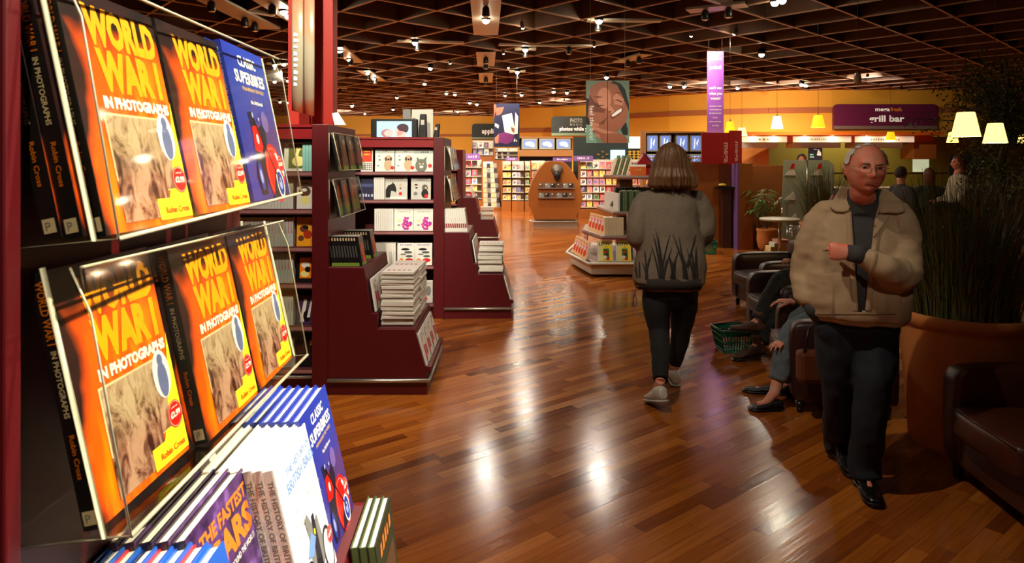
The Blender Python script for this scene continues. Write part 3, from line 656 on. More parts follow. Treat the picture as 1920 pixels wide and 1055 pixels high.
def pile(U, u0, w0, z, n, th, W, D, label, grp, mt=PAPER, jit=.012, seed=1, yawd=0):
    rr = random.Random(seed); zc = z
    MG = C_('magazine_cover', (222, 210, 204), .35); RD = C_('magazine_red', (200, 60, 70), .4)
    b = MB(); b.box(0, W, 0, D, .0, th * .92, mt); b.box(-.001, W, -.0005, D, th * .92, th * .98, MG)
    for i in range(5): b.box(W * (.1 + .16 * i), W * (.2 + .16 * i), D * .25, D * .4, th * .98, th * .985, RD if i % 2 else GREY)
    me = b.mesh('magazine')
    for i in range(n):
        M = U @ TR(u0 + rr.uniform(-jit, jit) * .6, w0 + rr.uniform(-jit, jit), zc) @ RZ(R(yawd + rr.uniform(-1.5, 1.5)))
        put(me, 'magazine', M, label if i < n - 1 else 'topmost ' + label, 'magazine', grp if i < n - 1 else None); zc += th
pile(U1, .352, .06, .4495, 26, .0145, .225, .29, 'white magazine in the tall near pile on the step by the column', 'tall white magazine pile')
pile(U1, .352, .42, .4495, 25, .0145, .225, .29, 'white magazine in the pile behind the tall near pile on that step', 'second white magazine pile', seed=4)
lf = MB(); lf.box(0, .16, 0, .012, 0, .225, WHITE)
art(lf, [('e', .06, .17, .02, .025, BEIGE), ('r', .045, .085, .03, .13, RED), ('t', '~5', .1, .19, .016, PINK), ('r', .1, .15, .05, .12, C_('magazine_red', (200, 60, 70), .4)), ('e', .055, .02, .012, .02, NAVY)]); LEAF = lf.mesh('magazine')
for k, w in enumerate((.035, .21, .39, .57)):
    put(LEAF, 'magazine', U1 @ TR(.655 + .02, w, .19) @ RZ(R(90)) @ RX(R(-16)) , ORD[k] + ' white magazine with red figure on the low front by the column', 'magazine', 'magazines leaning on the low front')
MB().box(.66, .70, .02, .78, .150, .185, MAROON).build('front_ledge', U1t)
for k, w in enumerate((.03, .21, .39, .57)):
    put(LEAF, 'magazine', U1 @ TR(.337 + .018, w, .562) @ TR(-.03, 0, 0) @ RZ(R(90)) @ RX(R(-9)), ORD[k] + ' pale magazine standing behind the white piles by the column', 'magazine', 'magazines standing against the riser')
MB().add([(.03, 0, 0), (.15, 0, 0), (.15, .06, .0), (.03, .06, 0), (.0, .0, .12), (.07, .0, .13), (.07, .002, .13), (.0, .002, .12)], [(0, 1, 5, 4), (3, 2, 6, 7), (0, 3, 7, 4), (1, 2, 6, 5), (4, 5, 6, 7), (0, 1, 2, 3)], WHITE)\
    .build('paper_card', M=U1 @ TR(.0, .1, 1.845) @ Matrix.Diagonal((.6, .8, .68, 1)), label='bent white card standing on top of the bookcase by the red column', cat='card')

# third bookcase --------------------------------------------------------------------
U2t, U2 = gondola(-.684, 6.735, 0, 'maroon bookcase with animal books and a television on top', 1.6, .80, 1.83, [.145, .528, .878, 1.196, 1.48], rail=.125)
def X2(p): return (p - 833) / 185.6
g = 'picture books on the bookcase under the television'
def one(kind, pxx, z, lb): put(K[kind][0], 'book', U2 @ TR(X2(pxx), .06, z + .002) @ RX(R(-4)), lb, 'book', g)
one('redcover', 674, 1.48, 'scarlet and spotted book cover on the top shelf under the television')
one('puppy', 701, 1.48, 'left one of the two puppy books on the top shelf'); one('puppy', 739, 1.48, 'right one of the two puppy books on the top shelf')
one('cat', 776, 1.48, 'grey cat book on the top shelf below the television bookcase header')
one('navy', 668, 1.196, 'navy book with large pale letters on the second shelf'); one('horse', 720, 1.196, 'book with a black horse head on the second shelf'); one('dog', 769, 1.196, 'grey book with a dark dog on the second shelf')
one('flower', 737, .878, 'left one of the two magenta flower books'); one('flower', 774, .878, 'right one of the two magenta flower books')
one('fish', 743, .528, 'left one of the two fish books'); one('fish', 776, .528, 'right one of the two fish books')
one('spaniel', 778, .145, 'ginger spaniel book on the bottom shelf under the fish books')
for z, pa, n, lb in ((1.196, 699, 5, 'white spine beside the horse book'), (.878, 700, 9, 'white spine in the slanting row beside the flower books'), (.528, 668, 18, 'white spine in the row beside the fish books'), (.145, 690, 20, 'white spine on the bottom shelf beside the spaniel book')):
    shelf_row(U2, z, X2(pa), [('bwhite', 'spine', n, lb)], '', g)
holder(U2, .02, .78, 1.49, 1.49, .25, 'upper clear holder on the end of the television bookcase', ub=.1); holder(U2, .02, .78, 1.17, 1.17, .27, 'lower clear holder on the end of the television bookcase', ub=.1)
for i, w in enumerate((.05, .24, .44, .62)):
    for j, z in enumerate((1.505, 1.185)):
        put(LEAF, 'magazine', BP(U2, .085, w, z, 9), f'{ORD[i]} pale magazine in the {("upper", "lower")[j]} holder of the television bookcase', 'magazine', 'magazines in the holders of the television bookcase')
for k in range(11): put(K['redmark'][0], 'book', BP(U2, .232 - .0215 * k, .05, .872, 8), 'white book with rust mark low on its spine, on the top step', 'book', 'white books with rust marks')
pile(U2, .345, .05, .449, 15, .0205, .24, .20, 'white magazine in the pile on the farther maroon step', 'white pile on the farther step', seed=8, jit=.016)
pile(U2, .345, .40, .449, 12, .0205, .24, .20, 'white magazine in the pile behind the farther step pile', 'rear white pile on the farther step', seed=9, jit=.016)
MB().box(.66, .70, .02, .78, .150, .185, MAROON).build('front_ledge', U2t)
for k, w in enumerate((.035, .21, .39, .57)):
    put(LEAF, 'magazine', U2 @ TR(.675, w, .19) @ RZ(R(90)) @ RX(R(-16)), ORD[k] + ' white magazine along the low front of the television bookcase end', 'magazine', 'magazines on the low front of the television bookcase')
    put(LEAF, 'magazine', U2 @ TR(.325, w, .562) @ RZ(R(90)) @ RX(R(-9)), ORD[k] + ' pale magazine against the riser of the television bookcase', 'magazine', 'magazines against the riser of the television bookcase')
# television and equipment on top
sc_, nt, b = nodes_mat('screen_couple', .2)
def emis(name, rgb, e): return mat(name, S(*rgb), .4, emit=e, ecol=S(*rgb), var=.05)
tv = thing('television', 'black television showing a couple about to kiss, on top of the maroon bookcase', 'television', U2 @ Vector((X2(732), .22, 1.83)))
w_, h_ = .245, .2
tvb = MB(); tvb.box(-w_, w_, 0, .06, 0, h_, BLACKP); tvb.build('casing', tv, bevel=.012)
MB().box(-w_ * .8, w_ * .8, .06, .3, .0, h_ * .9, BLACKP).build('rear_housing', tv, bevel=.02)
sb = MB(); y = -.002; a_, b_ = .182, .024
sb.poly([(-a_, y, .01), (a_, y, .01), (a_, y, h_ - b_), (-a_, y, h_ - b_)], emis('screen_sky', (140, 200, 226), 1.1))
SK1, SK2 = emis('screen_skin', (214, 160, 150), .9), emis('screen_hair', (60, 34, 44), .5)
sb.ell((-.075, y - .001, .05), FX, FZ, .065, .045, emis('screen_auburn', (150, 110, 120), .7)); sb.ell((-.055, y - .002, .05), FX, FZ, .05, .035, SK1)
sb.ell((.085, y - .001, .095), FX, FZ, .065, .05, SK2); sb.ell((.05, y - .002, .07), FX, FZ, .045, .045, SK1); sb.poly([(.02, y - .002, .01), (.13, y - .002, .01), (.12, y - .002, .06), (.04, y - .002, .08)], SK1)
sb.ell((.09, y - .003, .11), FX, FZ, .06, .04, SK2); sb.build('screen', tv)['label'] = 'lit screen with a man and a woman face to face'
for nm, lb, p0, p1, py0, py1, dy, m_ in (('display_card', 'tall pale card standing behind the television', 755, 770, 205, 257, .5, GREY), ('display_card', 'wide pale card behind the handsets on the bookcase', 772, 812, 205, 257, .5, C_('card_silver', (196, 196, 184), .4))):
    q0 = px(p0, py0, 7.2); q1 = px(p1, py1, 7.2)
    MB().box(q0.x, q1.x, 7.2, 7.21, 1.831, q0.z, m_).build(nm, label=lb, cat='card', bevel=.002)
for i, (pc, ptop, lean, wd_) in enumerate(((776, 222, 0, .05), (793, 214, 5, .09), (818, 232, 12, .06))):
    q = px(pc, ptop, 7.0); t = thing('handset', ('short black handset', 'tallest black handset with a lit window', 'leaning black handset')[i] + ' on top of the television bookcase', 'handset', (q.x, 7.0, 1.832))
    H = q.z - 1.832
    MB().prism([(-wd_ / 2, 0), (wd_ / 2, 0), (wd_ * .42 + H * .1 * (i == 2), H), (-wd_ * .3 + H * .1 * (i == 2), H)], -.03, .03, BLACKP, 'y').build('body', t, bevel=.008)
    MB().box(-wd_ * .2, wd_ * .2, -.034, -.03, H * .55, H * .75, SILVER).build('window', t)

# fourth bookcase --------------------------------------------------------------------
U3t, U3 = gondola(-.95, 12.9, 0, 'small maroon stepped bookcase farthest down the aisle', 1.3, .80, 1.80, [.4, .75, 1.1, 1.42])
pile(U3, .345, .05, .449, 8, .03, .24, .24, 'pale book in the pile on the farthest maroon step', 'pale pile on the farthest step', seed=11)
for i, w in enumerate((.05, .24, .44, .62)):
    put(LEAF, 'magazine', BP(U3, .20, w, .872, 16), ORD[i] + ' magazine leaning on the top step of the farthest maroon bookcase', 'magazine', 'magazines on the farthest top step')
for r_, z in enumerate((1.42, 1.1, .75, .4)):
    for i in range(4): put(K[['cookwhite', 'redcover', 'orangefood', 'purpleart'][(i + r_) % 4]][0], 'book', U3 @ TR(-.13 - .13 * (i + 1), .06, z + .002) @ RX(R(-4)), f'book {("with white cover", "with scarlet cover", "with amber cover", "with plum cover")[(i + r_) % 4]} on the {ORD[r_]} shelf of the farthest maroon bookcase', 'book', 'books on the farthest maroon bookcase')

# red column and the banner on it ---------------------------------------------------
MB().box(-1.80, -1.441, 5.36, 5.50, 0, 4.95, REDCOL).build('column', kind='structure')
# column banner (two hanging halves of a worn print)
def banner_grad():
    m, nt, b = nodes_mat('faded_banner_print', .3)
    tc = nt.nodes.new('ShaderNodeTexCoord'); sp = nt.nodes.new('ShaderNodeSeparateXYZ'); nt.links.new(tc.outputs['Object'], sp.inputs[0])
    nz = nt.nodes.new('ShaderNodeTexNoise'); nz.inputs['Scale'].default_value = 4; nt.links.new(tc.outputs['Object'], nz.inputs['Vector'])
    f = mth(nt, 'ADD', mth(nt, 'MULTIPLY', sp.outputs[2], 1.0), mth(nt, 'MULTIPLY', mth(nt, 'SUBTRACT', nz.outputs['Fac'], .5), .7))
    nt.links.new(ramp(nt, f, [(.0, S(190, 110, 70)), (.12, S(178, 170, 140)), (.55, S(170, 164, 140)), (.68, S(186, 150, 118)), (1, S(190, 120, 90))]), b.inputs['Base Color']); return m
BG = banner_grad()
t = thing('hanging_banner', 'pale grey and orange two panel banner hanging in front of the red column', 'banner', (-1.652, 5.0, 1.94))
for a, b_, lab in ((0, .088, 'left_panel'), (.092, .172, 'right_panel')):
    n = 10; pts = [Vector((a + (b_ - a) * i / n, -.012 * math.sin(math.pi * i / n), 0)) for i in range(n + 1)]
    o_ = MB().loft([[p + Vector((0, dy, z0 + (.0 if k else (p.x * -.25)))) for p in pts] for k, (z0, dy) in enumerate(((.03, 0), (1.20, 0)))], BG, caps=False, closed=False)
    ob = o_.build('banner_panel', t); sm = ob.modifiers.new('thick', 'SOLIDIFY'); sm.thickness = .003
MB().text('~9', (.02, -.016, .62), (0, 0, -1), (1, 0, 0), .04, WHITE, w=.42).build('lettering', t)
MB().tube([(.01, 0, 1.2), (.01, 0, 2.36)], .002, SILVER, 5).tube([(.165, 0, 1.2), (.165, 0, 2.36)], .002, SILVER, 5).build('wire', t)

# ------------------------------------------------------------------ metal lamp trays in the ceiling
def tray(pts, label, spots, w=.24):
    w *= 1.645; q_ = 1.5
    """pts: two pixel end points of the tray's middle line on the ceiling"""
    a, b = (pz(x, y, CZ - .02) for x, y in pts); d = (b - a); L = d.length; c = (a + b) / 2; ang = math.atan2(d.y, d.x)
    t = thing('lamp_tray', label, 'lamp tray', c, ang, 'metal lamp trays in the ceiling')
    mb = MB(); mb.box(-L / 2, L / 2, -w / 2, w / 2, 0, .006, TRAYM); mb.box(-L / 2, L / 2, -w / 2, -w / 2 + .006, .006, .04, TRAYM); mb.box(-L / 2, L / 2, w / 2 - .006, w / 2, .006, .04, TRAYM)
    mb.build('tray_plate', t)
    for s_ in spots:
        x = L * (s_ - .5); b = MB(); b.lathe([(.04 * q_, -.11 * q_), (.045 * q_, -.10 * q_), (.04 * q_, -.02 * q_), (.02 * q_, 0)], BLACKP, 12, c=(x, 0, 0), M=None); b.build('lamp_can', t)
        MB().lathe([(.028 * q_, -.118 * q_), (.034 * q_, -.108 * q_)], C_('reflector', (235, 225, 200), .2, metal=.6), 12, c=(x, 0, 0)).build('reflector', t)
TRAYM = C_('tray_metal', (176, 172, 160), .45, metal=.2)
TR_ = [(((911, -20), (911, 66)), [.3], .3), (((911, 98), (911, 124)), [.3, .7], .28), (((911, 137), (911, 155)), [.35, .7], .26), (((372, -10), (505, 55)), [.15, .6, .75], .26), (((470, -18), (560, 40)), [.4], .26),
       (((630, 88), (668, 118)), [.2, .7], .22), (((680, 132), (712, 152)), [.3, .7], .22), (((965, 93), (1005, 93)), [.5], .2), (((955, 135), (985, 135)), [.5], .2), (((1160, 118), (1212, 102)), [.35, .75], .22),
       (((1290, 22), (1400, 10)), [.3, .7], .2), (((1100, 40), (1240, 41)), [.15], .10), (((745, 79), (870, 82)), [.3], .09), (((935, 85), (1110, 88)), [.75], .09), (((500, 120), (545, 122)), [.3], .12), (((620, 166), (650, 166)), [.6], .12)]
for i, (p, s_, w) in enumerate(TR_):
    x = (p[0][0] + p[1][0]) / 2
    tray(p, ['large pale lamp tray straight above the aisle, nearest one', 'pale lamp tray above the aisle, second in line', 'small pale lamp tray above the aisle, third in line', 'long pale lamp tray left of the column at the picture top', 'pale lamp tray just left of the hanging column banner', 'tilted pale tray right of the red column, nearer one', 'tilted pale tray right of the red column, farther one', 'small square tray right of the aisle line, nearer one', 'small square tray right of the aisle line, farther one', 'tilted tray with two cans up right of the face banner', 'dim purple lit tray between the banners at the top', 'narrow lamp track near the top right of the aisle', 'narrow lamp track above the television', 'narrow lamp track crossing the aisle line', 'small tray seen left of the column banner', 'small tray close right of the red column'][i], s_, w)

# ------------------------------------------------------------------ hanging photo banners
def hang(d, x0, x1, ytop, ybot, name, label, ops, bgm, th=.02, wires=True, wz=4.3):
    a = px(x0, ybot, d); b = px(x1, ytop, d); t = thing(name, label, 'banner', (a.x, d, a.z)); W, H = b.x - a.x, b.z - a.z
    MB().box(0, W, 0, th, 0, H, bgm).build('board', t)
    c = MB(); art(c, [tuple([o[0]] + [v for v in o[1:]]) for o in ops(W, H)], y=-.002); c.build('printed_picture', t)
    if wires: MB().tube([(W * .1, th / 2, H), (W * .1, th / 2, wz - a.z)], .003, SILVER, 5).tube([(W * .9, th / 2, H), (W * .9, th / 2, wz - a.z)], .003, SILVER, 5).build('wire', t)
    return t, W, H
SKN = C_('printed_skin', (150, 92, 70), .4); SKD = C_('printed_skin_dark', (108, 62, 50), .4); SKL = C_('printed_skin_light', (184, 124, 98), .4)
def face(W, H):
    e = lambda x, z, a, b, m: ('e', W * x, H * z, W * a, H * b, m)
    p = lambda pts, m: ('p', [(W * x, H * z) for x, z in pts], m)
    o = [p([(0, .0), (.25, .0), (.16, .3), (.0, .34)], C_('print_teal', (120, 160, 140), .4)), p([(.0, .3), (.12, .28), (.16, .5), (.1, .7), (0, .72)], C_('print_dark', (42, 36, 34), .4)),
         p([(.03, .42), (.1, .9), (.3, .985), (.62, .985), (.8, .86), (.93, .66), (.97, .5), (.9, .3), (.72, .2), (.5, .22), (.3, .3), (.12, .34)], SKN),
         p([(.62, 1.0), (.58, .96), (.72, .93), (.82, .78), (.94, .6), (.99, .5), (.99, .62), (.9, .86), (.8, .95)], C_('print_hair', (40, 46, 44), .4)),
         p([(.05, .6), (.08, .78), (.2, .66), (.45, .58), (.42, .48), (.18, .5)], SKD), p([(.62, .74), (.7, .8), (.88, .7), (.84, .6), (.66, .62)], SKL), e(.42, .72, .16, .17, SKL),
         p([(.15, .64), (.28, .605), (.42, .61), (.4, .60), (.26, .585)], C_('print_lash', (70, 42, 38), .4)), p([(.6, .665), (.72, .70), (.84, .66), (.82, .648), (.7, .685)], C_('print_lash', (70, 42, 38), .4)), p([(.14, .75), (.28, .72), (.42, .735), (.28, .75)], SKD), p([(.6, .79), (.74, .82), (.86, .77), (.74, .80)], SKD),
         p([(.46, .7), (.52, .5), (.62, .46), (.66, .52), (.56, .6)], SKL), e(.55, .50, .035, .012, SKD),
         p([(.55, .44), (.66, .50), (.84, .58), (.86, .52), (.74, .44), (.6, .38)], SKD), p([(.58, .44), (.7, .51), (.82, .56), (.82, .51), (.7, .45), (.62, .42)], WHITE),
         p([(.28, .3), (.5, .42), (.4, .3)], SKD), p([(.9, .3), (.97, .22), (1, .0), (.94, .0)], C_('print_teal', (120, 160, 140), .4)), p([(.8, .22), (.92, .34), (.97, .2), (.96, .12), (.85, .14)], C_('print_hair', (40, 46, 44), .4))]
    for i, (a, b) in enumerate(((.08, .30), (.10, .24), (.14, .17), (.2, .11))):    # four fingers laid along the cheek
        o.append(p([(a, b + .05), (a + .28, b - .02), (a + .62, b - .10 + i * .02), (a + .66, b - .15 + i * .02), (a + .3, b - .085), (a + .02, b - .01)], SKL if i % 2 else SKN))
    o += [p([(.3, .12), (.6, .16), (.84, .14), (.97, .06), (.95, .0), (.4, .0)], SKN), p([(.12, .34), (.3, .3), (.28, .26), (.12, .29)], SKL), ('r', W * .492, W * .505, 0, H, C_('panel_gap', (30, 26, 24), .4))]
    return o
t, W, H = hang(9.6, 1099, 1180, 151, 268, 'photo_banner', 'large hanging photo of a smiling face resting on a hand', face, C_('print_sage', (112, 128, 110), .4), wz=4.3)
MB().text('feel the beat', (W * .08, -.006, H * .6), (0, 0, -1), (1, 0, 0), W * .11, WHITE, w=H * .56).build('lettering', t)
def figure(W, H):
    p = lambda pts, m: ('p', [(W * x, H * z) for x, z in pts], m)
    return [p([(0, .62), (.1, .95), (.02, 1), (0, 1)], SKN), p([(.05, .9), (.4, .92), (.3, .75), (.1, .72)], SKN), p([(.08, .6), (.3, .78), (.62, .92), (.6, .8), (.4, .6), (.3, .4), (.1, .45)], NAVY),
            p([(.32, .72), (.7, .78), (.86, .3), (.6, .26), (.42, .34)], WHITE), p([(.2, .1), (.16, .3), (.4, .34), (.8, .28), (.72, .12), (.5, .06)], PURPLE), p([(.02, .2), (.2, .3), (.18, .08), (.05, .08)], SKL),
            p([(.66, .46), (.9, .4), (.84, .3), (.7, .36)], SKN), p([(.8, .3), (.84, .8), (.95, .7), (.93, .3)], WHITE), p([(.05, .55), (.2, .5), (.18, .42), (.03, .48)], WHITE), ('t', '~2', W * .85, H * .12, H * .07, WHITE)]
hang(18.5, 926, 974, 194, 275, 'photo_banner', 'hanging banner of a seated figure in purple trousers with white paper', figure, NAVY, wz=4.3)
def point(W, H):
    o = []
    for i, (s_, z, h, w) in enumerate((('~6', .90, .030, .8), ('point!', .80, .045, .7), ("can't see", .575, .030, .76), ('what you', .51, .030, .8), ('want?', .455, .030, .62), ('we have a wide', .375, .014, .74), ('range that can', .335, .014, .7), ('be sent to your', .295, .014, .72), ('home..', .245, .014, .3), ('please ask here', .20, .014, .72), ('for help', .155, .014, .4))):
        o.append(('t', s_, W * .5, H * z, H * h, WHITE, W * w, .03))
    return o
PUR2 = C_('banner_violet', (150, 84, 176), .35)
t, W, H = hang(14.0, 1326, 1357, 96, 262, 'hanging_banner', 'tall narrow violet banner with white lettering near the red sign', point, PUR2, th=.012, wires=True, wz=4.3)

# ------------------------------------------------------------------ department signs
def sign(x0, x1, y0, y1, d, name, label, m, lines, strip=C_('sign_green_strip', (110, 130, 100), .4)):
    a = px(x0, y1, d); b = px(x1, y0, d); W, H = b.x - a.x, b.z - a.z; t = thing(name, label, 'sign', (a.x, d, a.z))
    r = H * .18; pts = [(0, 0), (W, 0), (W, H - r)] + [(W - r + r * math.cos(q), H - r + r * math.sin(q)) for q in (.4, .8, 1.2)] + [(W - r, H), (r, H)] + [(r - r * math.sin(q), H - r + r * math.cos(q)) for q in (.4, .8, 1.2)] + [(0, H - r)]
    MB().prism(pts, 0, .10, m).build('sign_board', t); MB().box(0, W, -.012, 0, 0, H * .13, strip).build('lower_strip', t)
    c = MB()
    for s_, fx, fz, h, col, w in lines: c.text(s_, (W * fx, -.004, H * fz), FX, FZ, H * h, col, w=W * w if w else None, bold=.03, center=True)
    c.build('lettering', t); return t
WT = mat('sign_white', S(240, 232, 214), .4, emit=.25, ecol=(1, .95, .85)); DG = C_('sign_dark_green', (22, 28, 20), .6)
sign(1563, 1758, 195, 242, 24.28, 'department_sign', 'purple sign reading grill bar above the food counter', C_('sign_aubergine', (98, 28, 62), .4), [('mega', .47, .72, .16, WT, .14), ('fresh', .60, .72, .15, C_('sign_orange', (226, 130, 40), .4), .11), ('grill bar', .51, .30, .26, WT, .34)], C_('sign_grey_strip', (120, 100, 90), .4))
sign(885, 962, 232, 261, 38.68, 'department_sign', 'dark green sign for appliances on the far left wall', DG, [('appliances', .55, .38, .32, WT, .62)])
sign(1034, 1150, 218, 254, 30.4, 'department_sign', 'dark green photo counter sign half hidden behind the face banner', DG, [('PHOTO', .40, .68, .22, C_('sign_grey', (150, 150, 140), .4), .2), ('M A G I C', .40, .52, .11, C_('sign_grey', (150, 150, 140), .4), .2), ('photos while you wait', .47, .26, .20, WT, .68)])
for x0, x1, y0, y1, d, tx, lb in ((1037, 1072, 295, 303, 18.08, '~8', 'brighter small violet shelf sign left of the face banner'), (1075, 1112, 292, 302, 18.08, 'CDS A - Z', 'small violet shelf sign below the face banner'), (872, 900, 288, 300, 20.38, '~4', 'small violet sign at the far left shelves'), (948, 970, 295, 301, 20.68, '~4', 'tiny violet sign left of the wooden kiosk')):
    sign(x0, x1, y0, y1, d, 'shelf_sign', lb, C_('sign_lilac', (128, 84, 150), .4), [(tx, .5, .4, .35, WT, .6)], C_('sign_lilac2', (110, 70, 130), .4))

# red sign with the vertical store name, on the panel counter
t = thing('store_sign', 'red sign block with the name mega turned sideways above the wooden counter', 'sign', px(1316, 307, 12.0))
RS = C_('sign_scarlet', (170, 18, 22), .45); W = .72
MB().box(0, .50, 0, .03, 0, .56, RS).box(.50, .535, -.03, .05, 0, .60, RS).box(.535, W, .0, .03, 0, .60, RS).build('sign_board', t)
MB().text('mega', (.40, -.004, .38), (0, 0, -1), (1, 0, 0), .10, C_('sign_pinkish', (220, 170, 160), .4), w=.36, bold=.03).text('mega', (.60, -.004, .40), (0, 0, -1), (1, 0, 0), .07, C_('sign_pinkish', (220, 170, 160), .4), w=.36, bold=.03).build('lettering', t)

# ------------------------------------------------------------------ wooden counter and panels under the sign
d0 = 12.2; xa = px(1290, 300, d0).x
t = thing('information_counter', 'orange wood panelled counter below the red sign', 'counter', (xa, d0, 0))
MB().box(0, .56, 0, .08, 0, 1.56, WOODK).box(.60, .76, -.10, .0, 0, 1.12, WOODD).build('back_panel', t)
MB().box(.48, .80, -.16, -.02, 1.08, 1.12, BLACKP).build('writing_ledge', t)
MB().box(.56, .82, .0, .06, 0, 1.56, C_('shade_wood', (120, 62, 26), .4, var=.15, scale=5, stretch=(6, 6, .6))).build('side_panel', t)
MB().box(.82, 1.02, -.3, -.24, 0, 1.54, WOODK).box(.80, .825, -.31, .0, 0, 1.55, C_('violet_edge', (120, 84, 140), .4)).box(1.02, 1.08, -.3, .3, 0, 1.54, WOODK).build('front_panel', t)
MB().box(1.08, 2.0, .2, .26, 0, 1.5, WOODK).box(1.10, 1.13, .17, .2, 0, 1.5, CHROME).build('rear_panel', t)
MB().lathe([(.01, 0), (.06, .005), (.075, .03), (.05, .05), (.01, .055)], C_('ripe_yellow', (214, 180, 60), .5), 14).build('paper_bag', M=TR(xa + .60, d0 - .09, 1.122), label='small yellow bundle lying on the dark ledge of the wooden counter', cat='bundle')

# ------------------------------------------------------------------ basket
def basket(x, y, z, rz, label, s_=1.0):
    t = thing('shopping_basket', label, 'basket', (x, y, z), rz, 'green shopping baskets'); G = C_('basket_green', (12, 96, 66), .4)
    a0, b0, a1, b1, h = .17 * s_, .11 * s_, .215 * s_, .145 * s_, .22 * s_
    mb = MB(); mb.box(-a0, a0, -b0, b0, 0, .006, G)
    def side(p0, p1, q0, q1, n):
        p0, p1, q0, q1 = map(Vector, (p0, p1, q0, q1))
        L = lambda u, v: (p0.lerp(p1, u)).lerp(q0.lerp(q1, u), v)
        for i in range(n + 1):
            u = i / n; mb.tube([L(u, 0), L(u, 1)], .0045, G, 4, smooth=False)
        for v in (.0, .12, .5, .78): mb.tube([L(0, v), L(1, v)], .005, G, 4, smooth=False)
        for v0, v1 in ((.80, 1.0),): mb.add([L(0, v0), L(1, v0), L(1, v1), L(0, v1)], [(0, 1, 2, 3)], G)
        mb.tube([L(0, 1), L(1, 1)], .009, G, 6)
    c0 = [(-a0, -b0, 0), (a0, -b0, 0), (a0, b0, 0), (-a0, b0, 0)]; c1 = [(-a1, -b1, h), (a1, -b1, h), (a1, b1, h), (-a1, b1, h)]
    for i in range(4): side(c0[i], c0[(i + 1) % 4], c1[i], c1[(i + 1) % 4], 14 if i % 2 == 0 else 9)
    mb.build('basket_body', t)
    for s2 in (-1, 1): MB().tube([(-a1, s2 * .03, h), (-a1 * .9, s2 * b1 * .7, h + .01), (0, s2 * b1 * .98, h + .015), (a1 * .9, s2 * b1 * .7, h + .01), (a1, s2 * .03, h)], .005, BLACKP, 6).build('handle', t)
basket(1.90, 5.62, 0, R(3), 'green plastic shopping basket on the floor beside brown boots', .86)
basket(px(1312, 460, 12).x, 11.5, 0, R(80), 'small green basket on the floor by the wooden counter', .95)

# ------------------------------------------------------------------ wooden listening kiosk
t = thing('listening_kiosk', 'tall arched wooden kiosk with a metal head and two rows of disc cases', 'kiosk', (1.03, 16.0, 0))
s = 78.0
def kx(p): return (p - 1040) / s
def kz(p): return (425 - p) / s
prof = [(kx(x), kz(y)) for x, y in ((1002, 412), (998, 398), (991, 385), (991, 362), (997, 340), (1008, 320), (1022, 304), (1030, 302), (1052, 302), (1060, 306), (1074, 322), (1086, 345), (1092, 368), (1090, 385), (1083, 398), (1080, 412))]
MB().prism([(a, b) for a, b in prof], 0, .5, WOODK).build('body', t, bevel=.01)
MB().box(kx(999), kx(1082), -.02, .52, .0, .14, SILVER).build('kick_plate', t)
MB().tube([(kx(993), -.05, .16), (kx(996), -.07, .13), (kx(1084), -.07, .13)], .02, SILVER).build('foot_rail', t)
MB().lathe([(.0, -.02), (.13, -.015), (.14, .0), (.10, .02), (0, .03)], C_('dome_grey', (110, 100, 88), .35, metal=.5), 20, c=(0, 0, 0), M=TR(.05, -.03, kz(318)) @ RX(R(90))).build('speaker_dome', t)
MB().sphere((.05, -.08, kz(330)), (.085, .06, .12), BLACKP, 8).build('handset', t)
for r_, yy in enumerate((353, 371)):
    MB().box(kx(1008), kx(1077), -.06, -.001, kz(yy) - .005, kz(yy) + .005, SILVER).build('ledge', t)
    for i in range(6):
        x = kx(1009.5 + 11.2 * i); b = MB(); b.box(0, .13, 0, .012, 0, .125, C_('case_grey', (128, 108, 92), .25)); art(b, [('r', .01, .12, .01, .115, [BROWN, GREY, BLACK][(i + r_) % 3]), ('e', .04, .09, .02, .012, WHITE)])
        b.build('disc_case', M=TR(1.03 + x, 16 - .035, kz(yy) + .006) @ RX(R(-8)), label=f'{ORD[i]} disc case from the left in the {("upper", "lower")[r_]} row on the wooden kiosk', cat='disc case', group='disc cases on the kiosk')
for x, w in ((.1, 0),):
    pass

# ------------------------------------------------------------------ tiered white-based display behind the walking woman
t = thing('tiered_display', 'tiered six sided book display with white base beside the walking woman', 'display stand', (1.7, 10.1, 0))
HEX = [(-.64, -1.0), (.72, -1.0), (.92, .1), (.7, 1.1), (-.62, 1.1), (-.84, .1)]
def hexp(k): return [(x * k, y * k) for x, y in HEX]
HW = C_('display_white', (206, 200, 184), .4); TRIM = C_('display_trim', (130, 70, 60), .4)
MB().prism(hexp(.96), .03, .16, HW, 'z').build('base', t, bevel=.01)
MB().tube([(x * 1.03, y * 1.03, .19) for x, y in HEX + HEX[:1]], .02, HW).build('rail', t)
TZ = [.16, .50, .83, 1.33]
TP = [[(-.62, -1.0), (.70, -1.0), (.9, .1), (.7, 1.05), (-.6, 1.05), (-.82, .1)], [(-.46, -.90), (.60, -.90), (.75, 0), (.6, .85), (-.5, .85), (-.64, 0)], [(-.29, -.80), (.52, -.80), (.62, 0), (.5, .7), (-.3, .7), (-.38, .3)], [(-.22, -.74), (.46, -.74), (.54, 0), (.4, .6), (-.22, .6), (-.29, .2)]]
for z, k in zip(TZ, TP):
    MB().prism(k, z, z + .025, TRIM, 'z').prism([(a * .985, b * .985) for a, b in k], z + .026, z + .05, C_('display_glass_lip', (170, 150, 140), .3), 'z').build('shelf', t)
MB().prism(hexp(.14), .1, 1.34, C_('display_core', (150, 110, 70), .6), 'z').build('core', t)
TD = TR(1.7, 10.1, 0)
